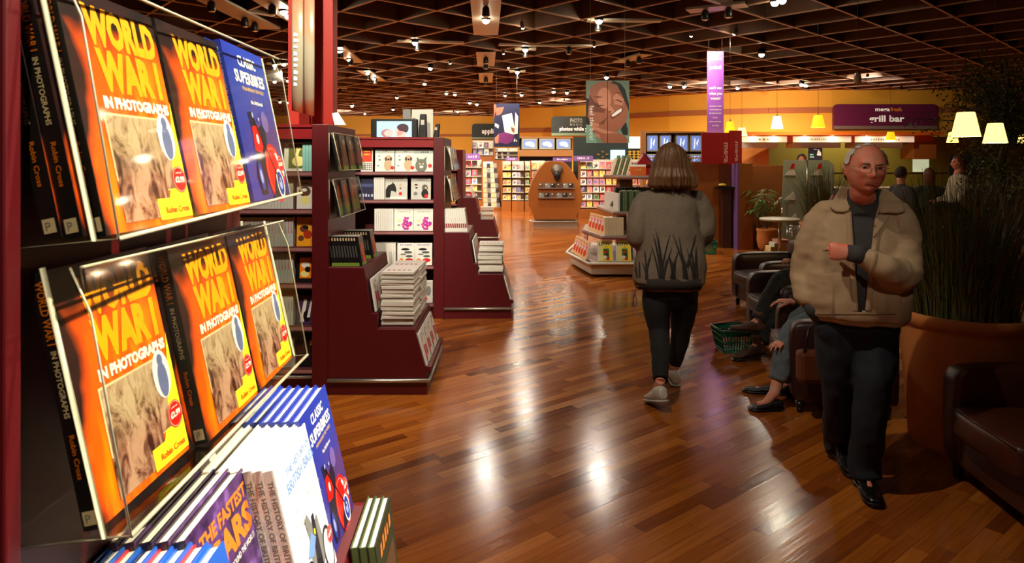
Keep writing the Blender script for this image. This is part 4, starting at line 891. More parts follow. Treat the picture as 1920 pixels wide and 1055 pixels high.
K['low'] = (small(.21, .285, .02, C_('white_gloss_cover', (226, 222, 206), .35), WHITE, [('r', .02, .17, .0, .285, LEMON), ('p', [(.07, .0), (.09, .2), (.2, .24), (.2, 0)], YEL), ('t', 'LOW', .10, .215, .045, BLACK, .155), ('t', '~4', .12, .19, .012, BLACK), ('r', .08, .16, .02, .17, GREEN), ('e', .11, .12, .02, .02, RED), ('e', .13, .09, .025, .02, C_('dark_leaf', (30, 60, 24), .5)), ('e', .10, .05, .03, .025, WHITE), ('e', .14, .03, .025, .02, RED)]), .022)
K['recipe'] = (small(.19, .26, .018, C_('peach_cover', (236, 190, 140), .4), WHITE, [('e', .09, .09, .06, .05, C_('scarlet_cover', (220, 60, 24), .4)), ('e', .11, .17, .04, .03, C_('rose_petal', (226, 90, 180), .5)), ('e', .06, .15, .03, .02, WHITE), ('t', '~5', .09, .215, .022, RED)]), .02)
K['glow'] = (small(.24, .30, .02, C_('glowing_amber', (246, 176, 70), .4), WHITE, [('e', .12, .1, .09, .06, ORANGE), ('e', .09, .17, .04, .03, YEL), ('e', .15, .06, .04, .03, C_('scarlet_cover', (220, 60, 24), .4)), ('t', '~4', .12, .25, .02, WHITE)]), .02)
K['greenspine'] = (small(.18, .29, .026, GREEN, C_('sage_spine', (96, 116, 78), .5), []), .027)
K['darkspine'] = (small(.18, .28, .026, GREEN, C_('forest_spine', (44, 58, 40), .5), []), .027)
K['creamspine'] = (small(.17, .25, .022, WHITE, C_('cream_spine', (226, 206, 170), .5), []), .023)
K['orangebox'] = (small(.22, .155, .02, C_('terracotta_cover', (206, 96, 40), .4), ORANGE, [('r', .0, .22, .125, .155, WHITE), ('t', '~4', .11, .07, .03, C_('gold_print', (208, 168, 100), .4))]), .02)
gD = 'books on the tiered display'
def TB(kind, x, y, z, rz, lb, lean=10): put(K[kind][0], 'book', TD @ TR(x, y, z) @ RZ(R(rz)) @ RX(R(-lean)), lb, 'book', gD)
for i, x in enumerate((-.52, -.265, .0, .26)):
    TB('low', x, -.93, .213, 0, ('leftmost', 'second', 'third', 'rightmost')[i] + ' white and yellow LOW cookery book on the bottom tier', 14)
for i in range(5): TB('recipe', -.80 + .018 * i, -.05 - .16 * i, .213, -78, ORD[i] + ' peach recipe book along the slanting left side, bottom tier', 16)
for i in range(4): TB('recipe', -.60, .52 - .03 * i, .213, -75, 'peach recipe book at the rear left corner of the bottom tier', 4)
for i in range(5): TB('recipe', -.56 + .026 * i, .0 - .15 * i, .553, -78, ORD[i] + ' peach recipe book along the slanting left side, middle tier', 12)
for i in range(11): put(K['creamspine'][0], 'book', TD @ TR(-.39 + .024 * i, -.84, .553) @ RZ(R(90)), 'cream spine standing in the front row of the middle tier', 'book', gD)
TB('glow', -.10, -.84, .553, 0, 'left glowing amber cookery cover on the middle tier', 6); TB('glow', .17, -.84, .553, 0, 'right glowing amber cookery cover on the middle tier', 6)
for i in range(6): TB('creamspine', -.30 + .012 * i, -.0 - .11 * i, .883, -78, 'cream spine on the left of the third tier', 0)
for i in range(10): put(K['greenspine' if i % 3 else 'darkspine'][0], 'book', TD @ TR(-.15 + .030 * i, -.76, .883) @ RZ(R(90)), ('sage green spine' if i % 3 else 'forest green spine') + ' in the front row of the third tier', 'book', gD)
for i in range(12): put(K['darkspine'][0], 'book', TD @ TR(-.24 + .045 * i, -.48, .93) @ RY(R(14)) @ RZ(R(90)), 'dark spine leaning in the rear row of the third tier', 'book', gD)
for i in range(7): put(K[('creamspine', 'greenspine')[i % 2]][0], 'book', TD @ TR(-.24 + .035 * i, -.45, 1.383) @ RY(R(16)) @ RZ(R(90)), ('cream' if i % 2 == 0 else 'green') + ' book leaning on the top tier of the display', 'book', gD)
TB('orangebox', -.03, -.70, 1.383, 0, 'left terracotta book on the top tier in front of the red gable', 4); TB('orangebox', .27, -.70, 1.383, 0, 'right terracotta book on the top tier in front of the red gable', 4)
q = thing('gable_stand', 'small red house shaped stand on top of the tiered display', 'stand', (1.7 + .20, 10.1 - .50, 1.383))
MB().prism([(-.10, 0), (.10, 0), (.10, .16), (0, .30), (-.10, .16)], 0, .12, MAROON_LIT).build('gable_body', q); MB().box(-.14, .14, -.03, .15, .14, .15, MAROON).prism([(0, .31), (.14, .15), (.15, .16), (0, .325)], -.02, .14, PURPLE).build('roof_flap', q)

# ------------------------------------------------------------------ bright far racks of magazines
MAGC = [('red', (206, 50, 40)), ('white', (230, 226, 214)), ('yellow', (236, 206, 90)), ('pink', (222, 130, 150)), ('green', (110, 150, 80)), ('blue', (90, 110, 170)), ('orange', (232, 140, 60)), ('purple', (120, 70, 130)), ('dark', (50, 40, 44)), ('grey', (150, 146, 140))]
MAGM = {}
rm = random.Random(21)
for nm, rgb in MAGC:
    for v in range(3):
        b = MB(); b.box(0, .17, 0, .008, 0, .215, C_('cover_' + nm, rgb, .45))
        r2 = random.Random(v * 7 + len(nm)); oc = [C_('cover_' + n_, c_, .45) for n_, c_ in MAGC]
        art(b, [('e', .085 + r2.uniform(-.02, .02), .09 + r2.uniform(-.02, .02), .05, .06, oc[r2.randrange(10)]), ('e', .085, .13, .025, .03, SKL), ('r', .02, .15, .18, .205, oc[r2.randrange(10)]), ('r', .02, .07, .02, .05, oc[r2.randrange(10)])])
        MAGM[nm, v] = b.mesh('magazine')
def rack(x0, x1, ytops, d, rows, step, sx, name, label, grp, wood=WOODK, rowlab='', item='magazine', sc=1.0):
    """magazine rack facing the camera; rows: list of pixel y of the shelf edges (bottom of each row)"""
    a = px(x0, 300, d).x; b = px(x1, 300, d).x; top = EYE - (ytops - 300) * d / F
    t = thing(name, label, 'rack', (a, d, 0), 0, 'bright racks at the back')
    MB().box(0, b - a, .30, .34, 0, top, C_('rack_back_white', (214, 204, 186), .6)).build('back_board', t)
    MB().box(-.03, 0, .0, .34, 0, top, wood).build('side_post', t); MB().box(b - a, b - a + .03, .0, .34, 0, top, wood).build('side_post', t)
    MB().box(0, b - a, .0, .30, 0, EYE - (rows[-1] - 300) * d / F - .05, wood).build('plinth', t)
    for r_, y in enumerate(rows):
        z = EYE - (y - 300) * d / F
        MB().box(0, b - a, .02, .30, z - .02, z, C_('rack_shelf', (200, 190, 170), .4)).build('shelf', t)
        n = int((b - a) / step)
        for i in range(n):
            nm, _ = MAGC[rm.choice(sx)]
            put(MAGM[nm, rm.randrange(3)], item, TR(a + .01 + step * i + rm.uniform(0, .01), d + .05, z + .002) @ RX(R(-12)) @ Matrix.Diagonal((sc, 1, sc, 1)), f'{nm} {item}, {ORD[i]} from left, {ORD[r_]} row of the {rowlab}', item, grp)
    return t
rack(1088, 1235, 299, 18.2, [316, 331, 346, 360, 374, 388], .175, [0, 1, 2, 3, 4, 6, 8, 1, 3], 'magazine_rack', 'long bright magazine rack behind the tiered display', 'magazines on the long bright rack', rowlab='long bright rack', sc=.86)
rack(996, 1022, 301, 19.4, [317, 332, 347], .17, [1, 2, 6, 1], 'magazine_rack', 'bright rack left of the wooden kiosk top', 'magazines left of the kiosk', rowlab='rack left of the kiosk', sc=.86)
rack(872, 903, 299, 20.5, [313, 330, 345, 358, 372], .19, [0, 6, 2, 9, 1], 'magazine_rack', 'red and orange lit rack at the far left', 'magazines on the red far rack', rowlab='red and orange far rack', sc=.95)
rack(885, 925, 263, 23.0, [277, 290], .2, [5, 9, 1, 8], 'wall_rack', 'upper wall rack below the appliances sign', 'boxes under the appliances sign', rowlab='rack below the appliances sign', item='box', sc=.9)
rack(1240, 1300, 300, 17.0, [316, 331, 346, 360, 374], .175, [0, 1, 2, 3, 4, 6], 'magazine_rack', 'bright rack right of the long one, behind the woman', 'magazines behind the woman', rowlab='rack behind the woman', sc=.86)
# sloping card spinner, gift racks
t = thing('card_stand', 'tall sloping stand covered with small pale cards at the back left', 'card stand', (px(918, 300, 21.5).x, 21.5, 0))
MB().prism([(-.20, .0), (.42, .0), (.10, 1.55), (-.22, 1.55)], 0, .3, WHITE).build('sloping_panel', t)
for r_ in range(9):
    for i in range(4):
        f = r_ / 9; c = MB(); xx = -.19 + i * (.145 - .045 * f); z = .08 + r_ * .16
        c.box(xx, xx + .10, -.03, -.004, z, z + .13, [C_('card_pale', (226, 220, 196), .5), C_('card_grey', (150, 150, 150), .5), C_('card_lemon', (226, 210, 150), .5), C_('card_dark', (60, 56, 60), .5)][(i * 3 + r_ * 2) % 4])
        c.build('greeting_card', M=TR(px(918, 300, 21.5).x, 21.5, 0), label=f'{("pale", "dark", "lemon", "grey")[(i * 3 + r_ * 2) % 4]} card, {ORD[i]} in the {ORD[8 - r_]} row down of the sloping stand'.replace('dark card', 'small card'), cat='card', group='cards on the sloping stand')
MB().box(px(936, 0, 21.5).x, px(942, 0, 21.5).x, 21.5, 21.9, 0, 1.55, WOODK).build('end_board', label='plain wooden board at the right side of the sloping card stand', cat='board')
for gi, (x0, x1, cols, lb) in enumerate(((942, 958, [2, 6], 'narrow rack of yellow and amber packets'), (960, 982, [9, 5, 1], 'narrow rack of grey and blue packets'), (984, 996, [2, 6, 4], 'narrow rack of yellow packets left of the kiosk'))):
    rack(x0, x1, 302, 20.8, [318, 332, 346, 360, 374], .13, cols, 'gift_rack', lb, 'packets on narrow rack ' + ORD[gi], rowlab=('yellow and amber packet rack', 'grey and blue packet rack', 'packet rack beside the kiosk')[gi], item='packet', sc=.72)
rack(928, 972, 277, 22.6, [283, 290, 297], .2, [1, 9, 8], 'wall_rack', 'wall rack of small white goods left of the three screens', 'white goods on the wall', rowlab='rack left of the three screens', item='box', sc=.42)
MB().box(px(880, 0, 22).x, px(985, 0, 22).x, 21.2, 23, 0, .09, WOODK).build('platform', label='low pale wooden platform under the racks at the far left', cat='platform')

# ------------------------------------------------------------------ televisions on the wall
def wall_tv(x0, x1, y0, y1, d, label, grp, kind):
    a = px(x0, y1, d); b = px(x1, y0, d); W, H = b.x - a.x, b.z - a.z; t = thing('television', label, 'television', (a.x, d, a.z), 0, grp)
    MB().box(0, W, 0, .3, 0, H, C_('tv_silver', (150, 146, 130), .4)).build('casing', t, bevel=.01)
    s_ = MB(); m = .12 * W; s_.poly([(m, -.003, m), (W - m, -.003, m), (W - m, -.003, H - m), (m, -.003, H - m)], emis('screen_blue', (60, 92, 150) if kind else (90, 110, 170), .4 if kind else 1.2))
    w = emis('screen_white', (205, 222, 240), .8)
    if kind: s_.poly([(W * .3, -.004, H * .15), (W * .35, -.004, H * .75), (W * .45, -.004, H * .8), (W * .42, -.004, H * .2)], w).poly([(W * .5, -.004, H * .5), (W * .7, -.004, H * .75), (W * .72, -.004, H * .65), (W * .6, -.004, H * .3)], w)
    else: s_.ell((W * .5, -.004, H * .5), FX, FZ, W * .28, H * .2, w).ell((W * .68, -.005, H * .35), FX, FZ, W * .15, H * .14, w)
    s_.build('screen', t)
for i, (a, b) in enumerate(((978, 1008), (1011, 1040), (1043, 1070))): wall_tv(a, b, 259, 280, 21.6, ('left', 'middle', 'right')[i] + ' one of the three wide screens left of the face banner', 'three wide screens', 0)
d = 15.4
for r_, (y0, y1) in enumerate(((252, 284), (289, 305))):
    for i, (a, b) in enumerate(((1213, 1234), (1237, 1259), (1267, 1291), (1294, 1316))): wall_tv(a, b, y0, y1, d, f'{ORD[i]} silver television in the {("upper", "lower")[r_]} row above the woman', 'silver televisions in the wall unit', 1)
t = thing('wall_unit', 'wooden wall unit holding the silver televisions', 'wall unit', (px(1205, 0, 15.7).x, 15.35, 1.45))
WU = C_('unit_wood', (150, 96, 40), .5); W = px(1322, 0, 15.4).x - px(1205, 0, 15.4).x
MB().box(0, W, .32, .36, -.2, .82, C_('unit_dark', (24, 20, 22), .5)).build('back_board', t)
for z in (.80, .315, .145 - .22): MB().box(0, W, -.02, .3, z - .03 + (.0 if z > .5 else -.10 if z > .2 else 0), z + (0 if z > .5 else -.10 if z > .2 else 0), WU).build('shelf', t)
MB().box(-.06, 0, -.03, .36, -1.4, .84, WU).build('side_post', t)
t = thing('wall_unit', 'wooden unit holding the three wide screens', 'wall unit', (px(974, 0, 21.6).x, 21.6, 0))
W = px(1074, 0, 21.6).x - px(974, 0, 21.6).x
MB().box(0, W, .32, .34, 0, 2.36, C_('unit_dark', (24, 20, 22), .5)).build('back_board', t); MB().box(0, W, -.02, .3, 1.72, 1.93, WU).build('shelf', t); MB().box(-.06, 0, -.03, .33, 0, 2.38, WU).build('side_post', t); MB().box(0, W, -.02, .3, 2.31, 2.36, WU).build('top_shelf', t)
# dark opening of the photo counter with lit panels
MB().box(px(1075, 0, 18.9).x, px(1206, 0, 18.9).x, 18.85, 18.91, 0, 2.25, C_('alcove_dark', (20, 36, 32), .6)).build('back_screen', label='dark green back panel behind the face banner', cat='panel')
for i, (x0, x1, y0, y1, m, lb, nm) in enumerate(((1179, 1201, 256, 278, emis('lit_panel', (240, 236, 214), 1.6), 'small white lit screen right of the face banner', 'lit_screen'), (1145, 1172, 281, 300, emis('lit_panel_blue', (170, 214, 226), 1.2), 'pale blue lit screen below the face banner', 'lit_screen'))):
    a = px(x0, y1, 18.78); b = px(x1, y0, 18.78); MB().box(a.x, b.x, 18.78, 18.848, a.z, b.z, m).build(nm, label=lb, cat='screen', bevel=.004)
for i, (x0, m, lb) in enumerate(((1177, C_('lattice_gold', (214, 160, 30), .5), 'golden zigzag lattice panel below the lit panel'), (1118, C_('lattice_brown', (120, 90, 40), .5), 'brown zigzag lattice panel left of the pale blue screen'))):
    b = MB(); a = px(x0, 302, 18.81)
    for r_ in range(4):
        for k in range(3):
            if (r_ + k) % 2 == 0 or i == 0: b.prism([(.12 * k, .075 * r_ + .04), (.12 * k + .06, .075 * r_ - .0), (.12 * k + .12, .075 * r_ + .04), (.12 * k + .06, .075 * r_ + .08)], 0, .03, m)
    b.build('lattice_panel', M=TR(a.x, 18.81, a.z), label=lb, cat='panel')

# ------------------------------------------------------------------ grill bar canopy and kitchen
GD = 23.3
t = thing('grill_canopy', 'orange lit canopy with menu panels over the grill bar counter', 'canopy', (px(1385, 0, GD).x, GD, 0))
x_ = lambda p: px(p, 0, GD).x - px(1385, 0, GD).x
OC = C_('canopy_orange', (206, 92, 20), .4)
MB().box(x_(1385), x_(1755), -.45, 1.0, 2.455, 2.57, OC).build('canopy_top', t)
MB().box(x_(1385), x_(1755), .16, .95, 2.225, 2.45, OC).build('canopy_body', t)
LP = mat('menu_board', S(222, 205, 180), .4, emit=.5, ecol=S(235, 210, 180))
for i, (a, b, tx) in enumerate(((1377, 1470, '~6'), (1482, 1589, '~14'), (1597, 1706, '~12'))):
    MB().box(x_(a), x_(b), -.26, -.20, 2.215, 2.42, LP).text(tx, ((x_(a) + x_(b)) / 2, -.265, 2.285), FX, FZ, .07, GREY, w=(x_(b) - x_(a)) * .5, center=True).build('menu_panel', t)
    MB().box(x_(a) + .16, x_(b) - .16, .16, .8, 2.03, 2.21, C_('hood_grey', (176, 166, 150), .4)).build('extractor_hood', t)
for i, p in enumerate((1412, 1450, 1508, 1560, 1624, 1668)):
    tt = thing('strip_spotlight', f'{ORD[i]} small lamp from the left washing the menu panels', 'lamp', (px(p, 0, 23.05).x, 23.02, 2.44), 0, 'lamps washing the menu panels')
    MB().lathe([(.04, -.03), (.05, -.02), (.04, .014), (.0, .015)], CHROME, 12).build('lamp_can', tt); MB().sphere((0, 0, -.045), .03, mat('warm_bulb', (1, .9, .6), .3, emit=25, ecol=(1, .78, .42)), 6).build('bulb', tt)
    L = bpy.data.lights.new('beam', 'POINT'); L.energy = 16; L.color = (1, .74, .42); L.shadow_soft_size = .03; o = bpy.data.objects.new('beam', L); COL.objects.link(o); o.parent = tt; o.location = (0, -.03, -.085)
MB().box(px(1712, 0, 23.4).x, px(1757, 0, 23.4).x, 23.4, 24.2, 1.63, 2.22, WOODK).build('hanging_cabinet', label='orange wooden box hanging at the right end of the grill canopy', cat='cabinet', bevel=.03)
t = thing('serving_counter', 'long grill bar counter at the back right with dark glass front', 'counter', (5.4, 14.4, 0))
MB().box(0, 6.5, 0, .7, 0, .95, C_('counter_wood', (130, 74, 26), .5)).build('body', t); MB().box(-.05, 6.55, -.08, .75, .95, 1.0, SILVER).build('worktop', t); MB().box(.1, 6.4, .05, .06, 1.0, 1.3, ACRYL).build('glass_guard', t)
MB().box(0, 6.5, .03, .07, 1.3, 1.33, WOODD).build('guard_rail', t)
for i, (x0, x1, y0, y1, m, lb) in enumerate(((1516, 1542, 277, 300, C_('menu_dark', (34, 32, 44), .4), 'dark menu board with white shapes left of the older man'), (1712, 1742, 297, 322, emis('menu_glow', (200, 210, 170), .7), 'pale lit menu board right of the older man'), (1780, 1850, 290, 335, C_('menu_slate', (46, 50, 60), .4), 'slate menu board behind the tree on the right'))):
    dd = 24.0 if i else 23.2; a = px(x0, y1, dd); b = px(x1, y0, dd); W, H = b.x - a.x, b.z - a.z
    q = MB(); q.box(0, W, 0, .03, 0, H, m)
    if i == 0: art(q, [('r', W * .1, W * .4, H * .2, H * .3, TEAL), ('r', W * .1, W * .35, H * .4, H * .5, TEAL), ('p', [(W * .6, H * .4), (W * .9, H * .35), (W * .9, H * .6), (W * .7, H * .9)], WHITE), ('t', '~5', W * .5, H * .85, H * .08, WHITE)])
    q.build('menu_board', M=TR(a.x, a.y, a.z), label=lb, cat='board')

# ------------------------------------------------------------------ pendant lamps
def shade_mat(nm, rgb, e):
    return mat(nm, S(*rgb), .6, emit=e, ecol=S(*rgb), var=.03)
PEND = [(1811, 207, 256, 48, (255, 214, 120), 'large cream pendant lamp in front of the tree, left one of the near pair', 2.6, 26), (1866, 228, 268, 40, (255, 214, 120), 'large cream pendant lamp in front of the tree, right one of the near pair', 2.4, 18),
        (1369, 226, 251, 20, (252, 190, 30), 'yellow pendant lamp beside the violet banner', 1.5, 10), (1391, 238, 254, 20, (252, 222, 160), 'pale pendant lamp at the left end of the grill canopy', 1.4, 8), (1457, 216, 241, 22, (255, 236, 200), 'white pendant lamp left of the yellow one above the canopy', 2.0, 10),
        (1534, 214, 239, 25, (252, 200, 30), 'yellow pendant lamp left of the grill bar sign', 1.5, 10), (1670, 246, 262, 18, (250, 186, 20), 'small yellow pendant lamp below the grill bar sign', 1.3, 6), (1786, 246, 267, 20, (255, 214, 120), 'small cream pendant lamp behind the large near pair', 1.8, 8), (1918, 250, 268, 18, (255, 214, 120), 'small cream pendant lamp at the right picture edge', 1.8, 8)]
for x, yt, yb, w, rgb, lb, e, pw in PEND:
    D = .20 if w > 30 else .215; d = D * F / w; c = px(x, yb, d); H = (yb - yt) * d / F
    t = thing('pendant_lamp', lb, 'pendant lamp', c, 0, 'pendant lamps'); r = D / 2
    MB().lathe([(r, 0), (r * .62, H * .9), (r * .58, H * .93)], shade_mat('shade_%d_%d' % (rgb[2], int(e * 10)), rgb, e), 24, caps=False).build('lamp_shade', t)
    MB().lathe([(r * .6, H * .93), (r * .1, H * .95), (r * .1, H * 1.06), (0, H * 1.07)], SILVER, 12).build('shade_cap', t)
    MB().tube([(0, 0, H), (0, 0, 4.94 - c.z)], .0025, BLACKP, 5).build('cord', t)
    MB().sphere((0, 0, H * .35), .028, mat('warm_bulb', (1, .9, .6), .3, emit=25, ecol=(1, .78, .42)), 6).build('bulb', t)
    L = bpy.data.lights.new('glow', 'POINT'); L.energy = pw * .5; L.color = (1, .74, .40); L.shadow_soft_size = .03; o = bpy.data.objects.new('glow', L); COL.objects.link(o); o.parent = t; o.location = (0, 0, -.01)
# loudspeaker pod
c = px(1608, 147, 9.0); t = thing('hanging_pod', 'small white pod hanging from the lattice above the grill bar sign', 'speaker', c)
MB().lathe([(.0, -.07), (.045, -.055), (.05, .0), (.035, .07), (0, .08)], C_('pod_white', (200, 190, 170), .4), 16).build('pod_body', t); MB().tube([(0, 0, .07), (0, 0, 4.94 - c.z)], .004, BLACKP, 5).build('cord', t)

# ------------------------------------------------------------------ plants
def leaf_mat(nm, rgb, v=.35): return C_(nm, rgb, .5, var=v, scale=9)
TERRA = C_('terracotta', (214, 132, 66), .7, var=.08, scale=5)
def big_pot(x, y, rt, rb, h, label, nm='planter'):
    t = thing(nm, label, 'potted plant', (x, y, 0), 0, None)
    MB().lathe([(rb, 0), (rb * 1.01, .01), (rt * .93, h * .88), (rt * .93, h * .905), (rt, h * .92), (rt, h * .995), (rt * .985, h), (rt * .93, h), (rt * .9, h * .9)], TERRA, 48, caps=True).build('pot', t)
    MB().lathe([(rt * .89, h * .93), (0.01, h * .935)], C_('soil', (40, 26, 16), .9, bump=.01, scale=60), 32).build('soil', t); return t
def grass(t, z0, h, spread, n, r0, seed, m, droop=.35):
    rr = random.Random(seed); b = MB()
    for i in range(n):
        a = rr.random() * 6.283; r = r0 * rr.random() ** .5; L = h * rr.uniform(.55, 1.05); lean = rr.random() ** 1.2 * spread
        base = Vector((r * math.cos(a), r * math.sin(a), z0)); a2 = a + rr.uniform(-.5, .5); dirv = Vector((math.cos(a2), math.sin(a2), 0))
        w = rr.uniform(.0022, .0045); side = Vector((-dirv.y, dirv.x, 0)).lerp(dirv, rr.uniform(-.5, .5)).normalized(); pts = []
        for k in range(6):
            f = k / 5; p = base + dirv * (lean * f ** 1.6) + Vector((0, 0, L * (f - droop * lean * f ** 3))); pts.append((p, w * (1 - f * .85)))
        vs = [q for p, ww in pts for q in (p - side * ww, p + side * ww)]
        b.add(vs, [(2 * k, 2 * k + 1, 2 * k + 3, 2 * k + 2) for k in range(5)], m[i % len(m)], True)
    return b.build('grass_blades', t)
GR = [leaf_mat('grass_dark', (70, 82, 38)), leaf_mat('grass_olive', (104, 108, 52)), leaf_mat('grass_brownish', (116, 94, 54))]
t = big_pot(2.555, 3.78, .335, .265, .75, 'big terracotta pot with tall dark grass behind the leather armchair'); grass(t, .70, .86, .52, 1500, .26, 1, GR)
t = big_pot(4.27, 9.1, .32, .25, .75, 'terracotta pot with tall grass left of the older man'); grass(t, .70, .88, .48, 800, .25, 2, GR)
t = thing('potted_palm', 'leafy palm in a small round terracotta pot by the counter', 'potted plant', (px(1438, 0, 11.8).x, 11.8, 0))
MB().lathe([(.11, 0), (.15, .06), (.175, .2), (.165, .32), (.18, .36), (.18, .39), (.15, .39), (.145, .33)], TERRA, 32).build('pot', t)
st = MB(); lv = MB(); rr = random.Random(4); LM = [leaf_mat('palm_green', (70, 104, 40)), leaf_mat('palm_light', (104, 138, 60))]
for i in range(11):
    a = rr.random() * 6.28; h = rr.uniform(.55, 1.05); sp = rr.uniform(.25, .5); pts = []
    for k in range(7):
        f = k / 6; pts.append(Vector((math.cos(a) * sp * f ** 1.7, math.sin(a) * sp * f ** 1.7, .36 + h * f - .25 * f ** 4)))
    st.tube(pts, .005, C_('palm_stem', (84, 90, 40), .6), 5)
    for k in range(12):
        f = .45 + .55 * k / 11; p = Vector((math.cos(a) * sp * f ** 1.7, math.sin(a) * sp * f ** 1.7, .36 + h * f - .25 * f ** 4))
        for s_ in (-1, 1):
            a3 = a + s_ * rr.uniform(.6, 1.2); L = rr.uniform(.14, .24); e = p + Vector((math.cos(a3) * L, math.sin(a3) * L, -rr.uniform(.02, .12))); mid = (p + e) / 2 + Vector((0, 0, .02)); sd = Vector((-math.sin(a3), math.cos(a3), 0)) * .014
            lv.add([p, mid - sd, e, mid + sd], [(0, 1, 2, 3)], LM[k % 2])
st.build('stem', t); lv.build('leaves', t)
# indoor tree at the top right
t = thing('indoor_tree', 'dark bushy indoor tree at the top right behind the pendant lamps', 'tree', (6.35, 8.6, 0))
TK_ = C_('tree_bark', (70, 48, 32), .8, bump=.01, scale=30)
MB().tube([(0, 0, .1), (.05, 0, .8), (-.02, .05, 1.5), (.1, 0, 2.2), (.05, .05, 2.9)], [.06, .055, .05, .04, .02], TK_, 10).build('trunk', t)
br = MB(); lv = MB(); rr = random.Random(9); TM = [leaf_mat('ficus_dark', (58, 68, 32)), leaf_mat('ficus_mid', (82, 92, 42)), leaf_mat('ficus_light', (112, 112, 56))]
for i in range(60):
    a = rr.random() * 6.28; rad = rr.uniform(.3, 1.0); z1 = rr.uniform(2.05, 3.1); z0 = 1.7 + .45 * (z1 - 1.9)
    if i % 4 == 0: z1 = rr.uniform(1.3, 1.8); z0 = 1.25; rad *= .8
    p0 = Vector((.02, 0, z0)); p2 = Vector((math.cos(a) * rad, math.sin(a) * rad, z1)); p1 = (p0 + p2) / 2 + Vector((0, 0, .12)); br.tube([p0, p1, p2, p2 + Vector((math.cos(a) * .12, math.sin(a) * .12, -.12))], [.012, .008, .005, .003], TK_, 5)
    for k in range(110):
        f = rr.random() ** .6; p = p0.lerp(p2, f) + Vector((rr.gauss(0, .11), rr.gauss(0, .11), rr.gauss(0, .10))); L = rr.uniform(.045, .08); a3 = rr.random() * 6.28; e = p + Vector((math.cos(a3) * L * .8, math.sin(a3) * L * .8, -L * .6)); sd = Vector((-math.sin(a3), math.cos(a3), rr.uniform(-.5, .5))) * .014
        mid = (p + e) / 2; lv.add([p, mid - sd, e, mid + sd], [(0, 1, 2, 3)], TM[k % 3])
br.build('branches', t); lv.build('leaves', t)
MB().lathe([(.2, 0), (.26, .4), (.28, .45), (.24, .45), (.22, .4)], TERRA, 28).build('pot', t)

# ------------------------------------------------------------------ round table, display glass, boxes
t = thing('cafe_table', 'small round pale table on a single metal pole near the potted palm', 'table', (px(1462, 0, 10.7).x, 10.7, 0))
MB().lathe([(.30, .635), (.31, .645), (.31, .66), (.30, .668)], C_('table_white', (206, 200, 180), .35), 36).build('tabletop', t)
MB().tube([(0, 0, .03), (0, 0, .64)], .025, CHROME, 12).build('pole', t); MB().lathe([(.03, .05), (.17, .015), (.18, 0)], CHROME, 24).build('foot', t)
c = px(1478, 432, 10.3); t = thing('wire_basket', 'small chrome wire basket hanging beside the round table', 'basket', (c.x + .16, 10.25, .45))
b = MB()
for z in (0, .05, .1, .15): b.tube([(-.16, -.1, z), (.16, -.1, z), (.16, .1, z), (-.16, .1, z), (-.16, -.1, z)], .004, CHROME, 5)
for i in range(9): b.tube([(-.16 + .04 * i, -.1, .15), (-.16 + .04 * i, -.1, 0), (-.16 + .04 * i, .1, 0), (-.16 + .04 * i, .1, .15)], .003, CHROME, 4)
b.tube([(-.16, -.1, .15), (-.16, -.1, -.45)], .008, CHROME, 6).tube([(.16, .1, .15), (.16, .1, -.45)], .008, CHROME, 6).build('wire_frame', t)
d = 11.4; a = px(1463, 0, d).x
t = thing('glass_display', 'tall grey green glass display panels with small triangular leaflets', 'display stand', (a, d, 0))
w1 = .44
MB().prism([(0.0, .10), (w1, .10), (w1, 1.60), (.06, 1.60)], 0, .012, FROST).build('glass_panel', t, bevel=.002)
MB().prism([(w1 + .03, .10), (w1 + .48, .10), (w1 + .48, 1.52), (w1 + .38, 1.60), (w1 + .03, 1.60)], 0, .012, FROST).build('glass_panel', t)
MB().tube([(w1 + .015, 0, 0), (w1 + .015, 0, 1.6)], .014, CHROME).build('post', t); MB().tube([(.03, .01, .0), (.03, .01, .8)], .012, CHROME).build('post', t); MB().tube([(w1 + .46, .01, .0), (w1 + .46, .01, .8)], .012, CHROME).build('post', t)
for i, (x, z, r_) in enumerate(((.16, 1.34, 1), (.62, 1.34, 1), (.16, .92, 0), (.2, .55, 0), (.62, .9, 0))):
    q = MB(); q.prism([(-.09, 0), (.1, 0), (.06, .14)], -.02, -.005, WHITE); 
    if r_: q.prism([(-.01, .1), (.06, .12), (.08, .2), (.03, .2)], -.03, -.021, RED)
    q.build('leaflet', M=TR(a + x, d, z), label=('left ', 'right ', 'middle ', 'lowest ', 'hidden right ')[i] + ('triangular leaflet with red top' if r_ else 'plain triangular leaflet') + ' on the glass display', cat='leaflet', group='leaflets on the glass display')
for i, (x, z, w, h, m, lb) in enumerate(((1440, 0, .50, .10, C_('box_tan', (196, 160, 90), .6), 'long tan box at the bottom of the stack under the round table'), (1442, .101, .46, .07, C_('box_cream', (214, 196, 140), .6), 'cream box in the middle of the stack under the round table'), (1449, .172, .30, .06, C_('box_white', (206, 200, 186), .6), 'white box on top of the stack under the round table'), (1455, .233, .2, .05, C_('box_rose', (180, 130, 110), .6), 'small rose box topmost under the round table'))):
    MB().box(px(x, 0, 11.05).x, px(x, 0, 11.05).x + w, 10.98, 11.22, z, z + h, m).build('storage_box', label=lb, cat='box', group='boxes under the round table', bevel=.004)

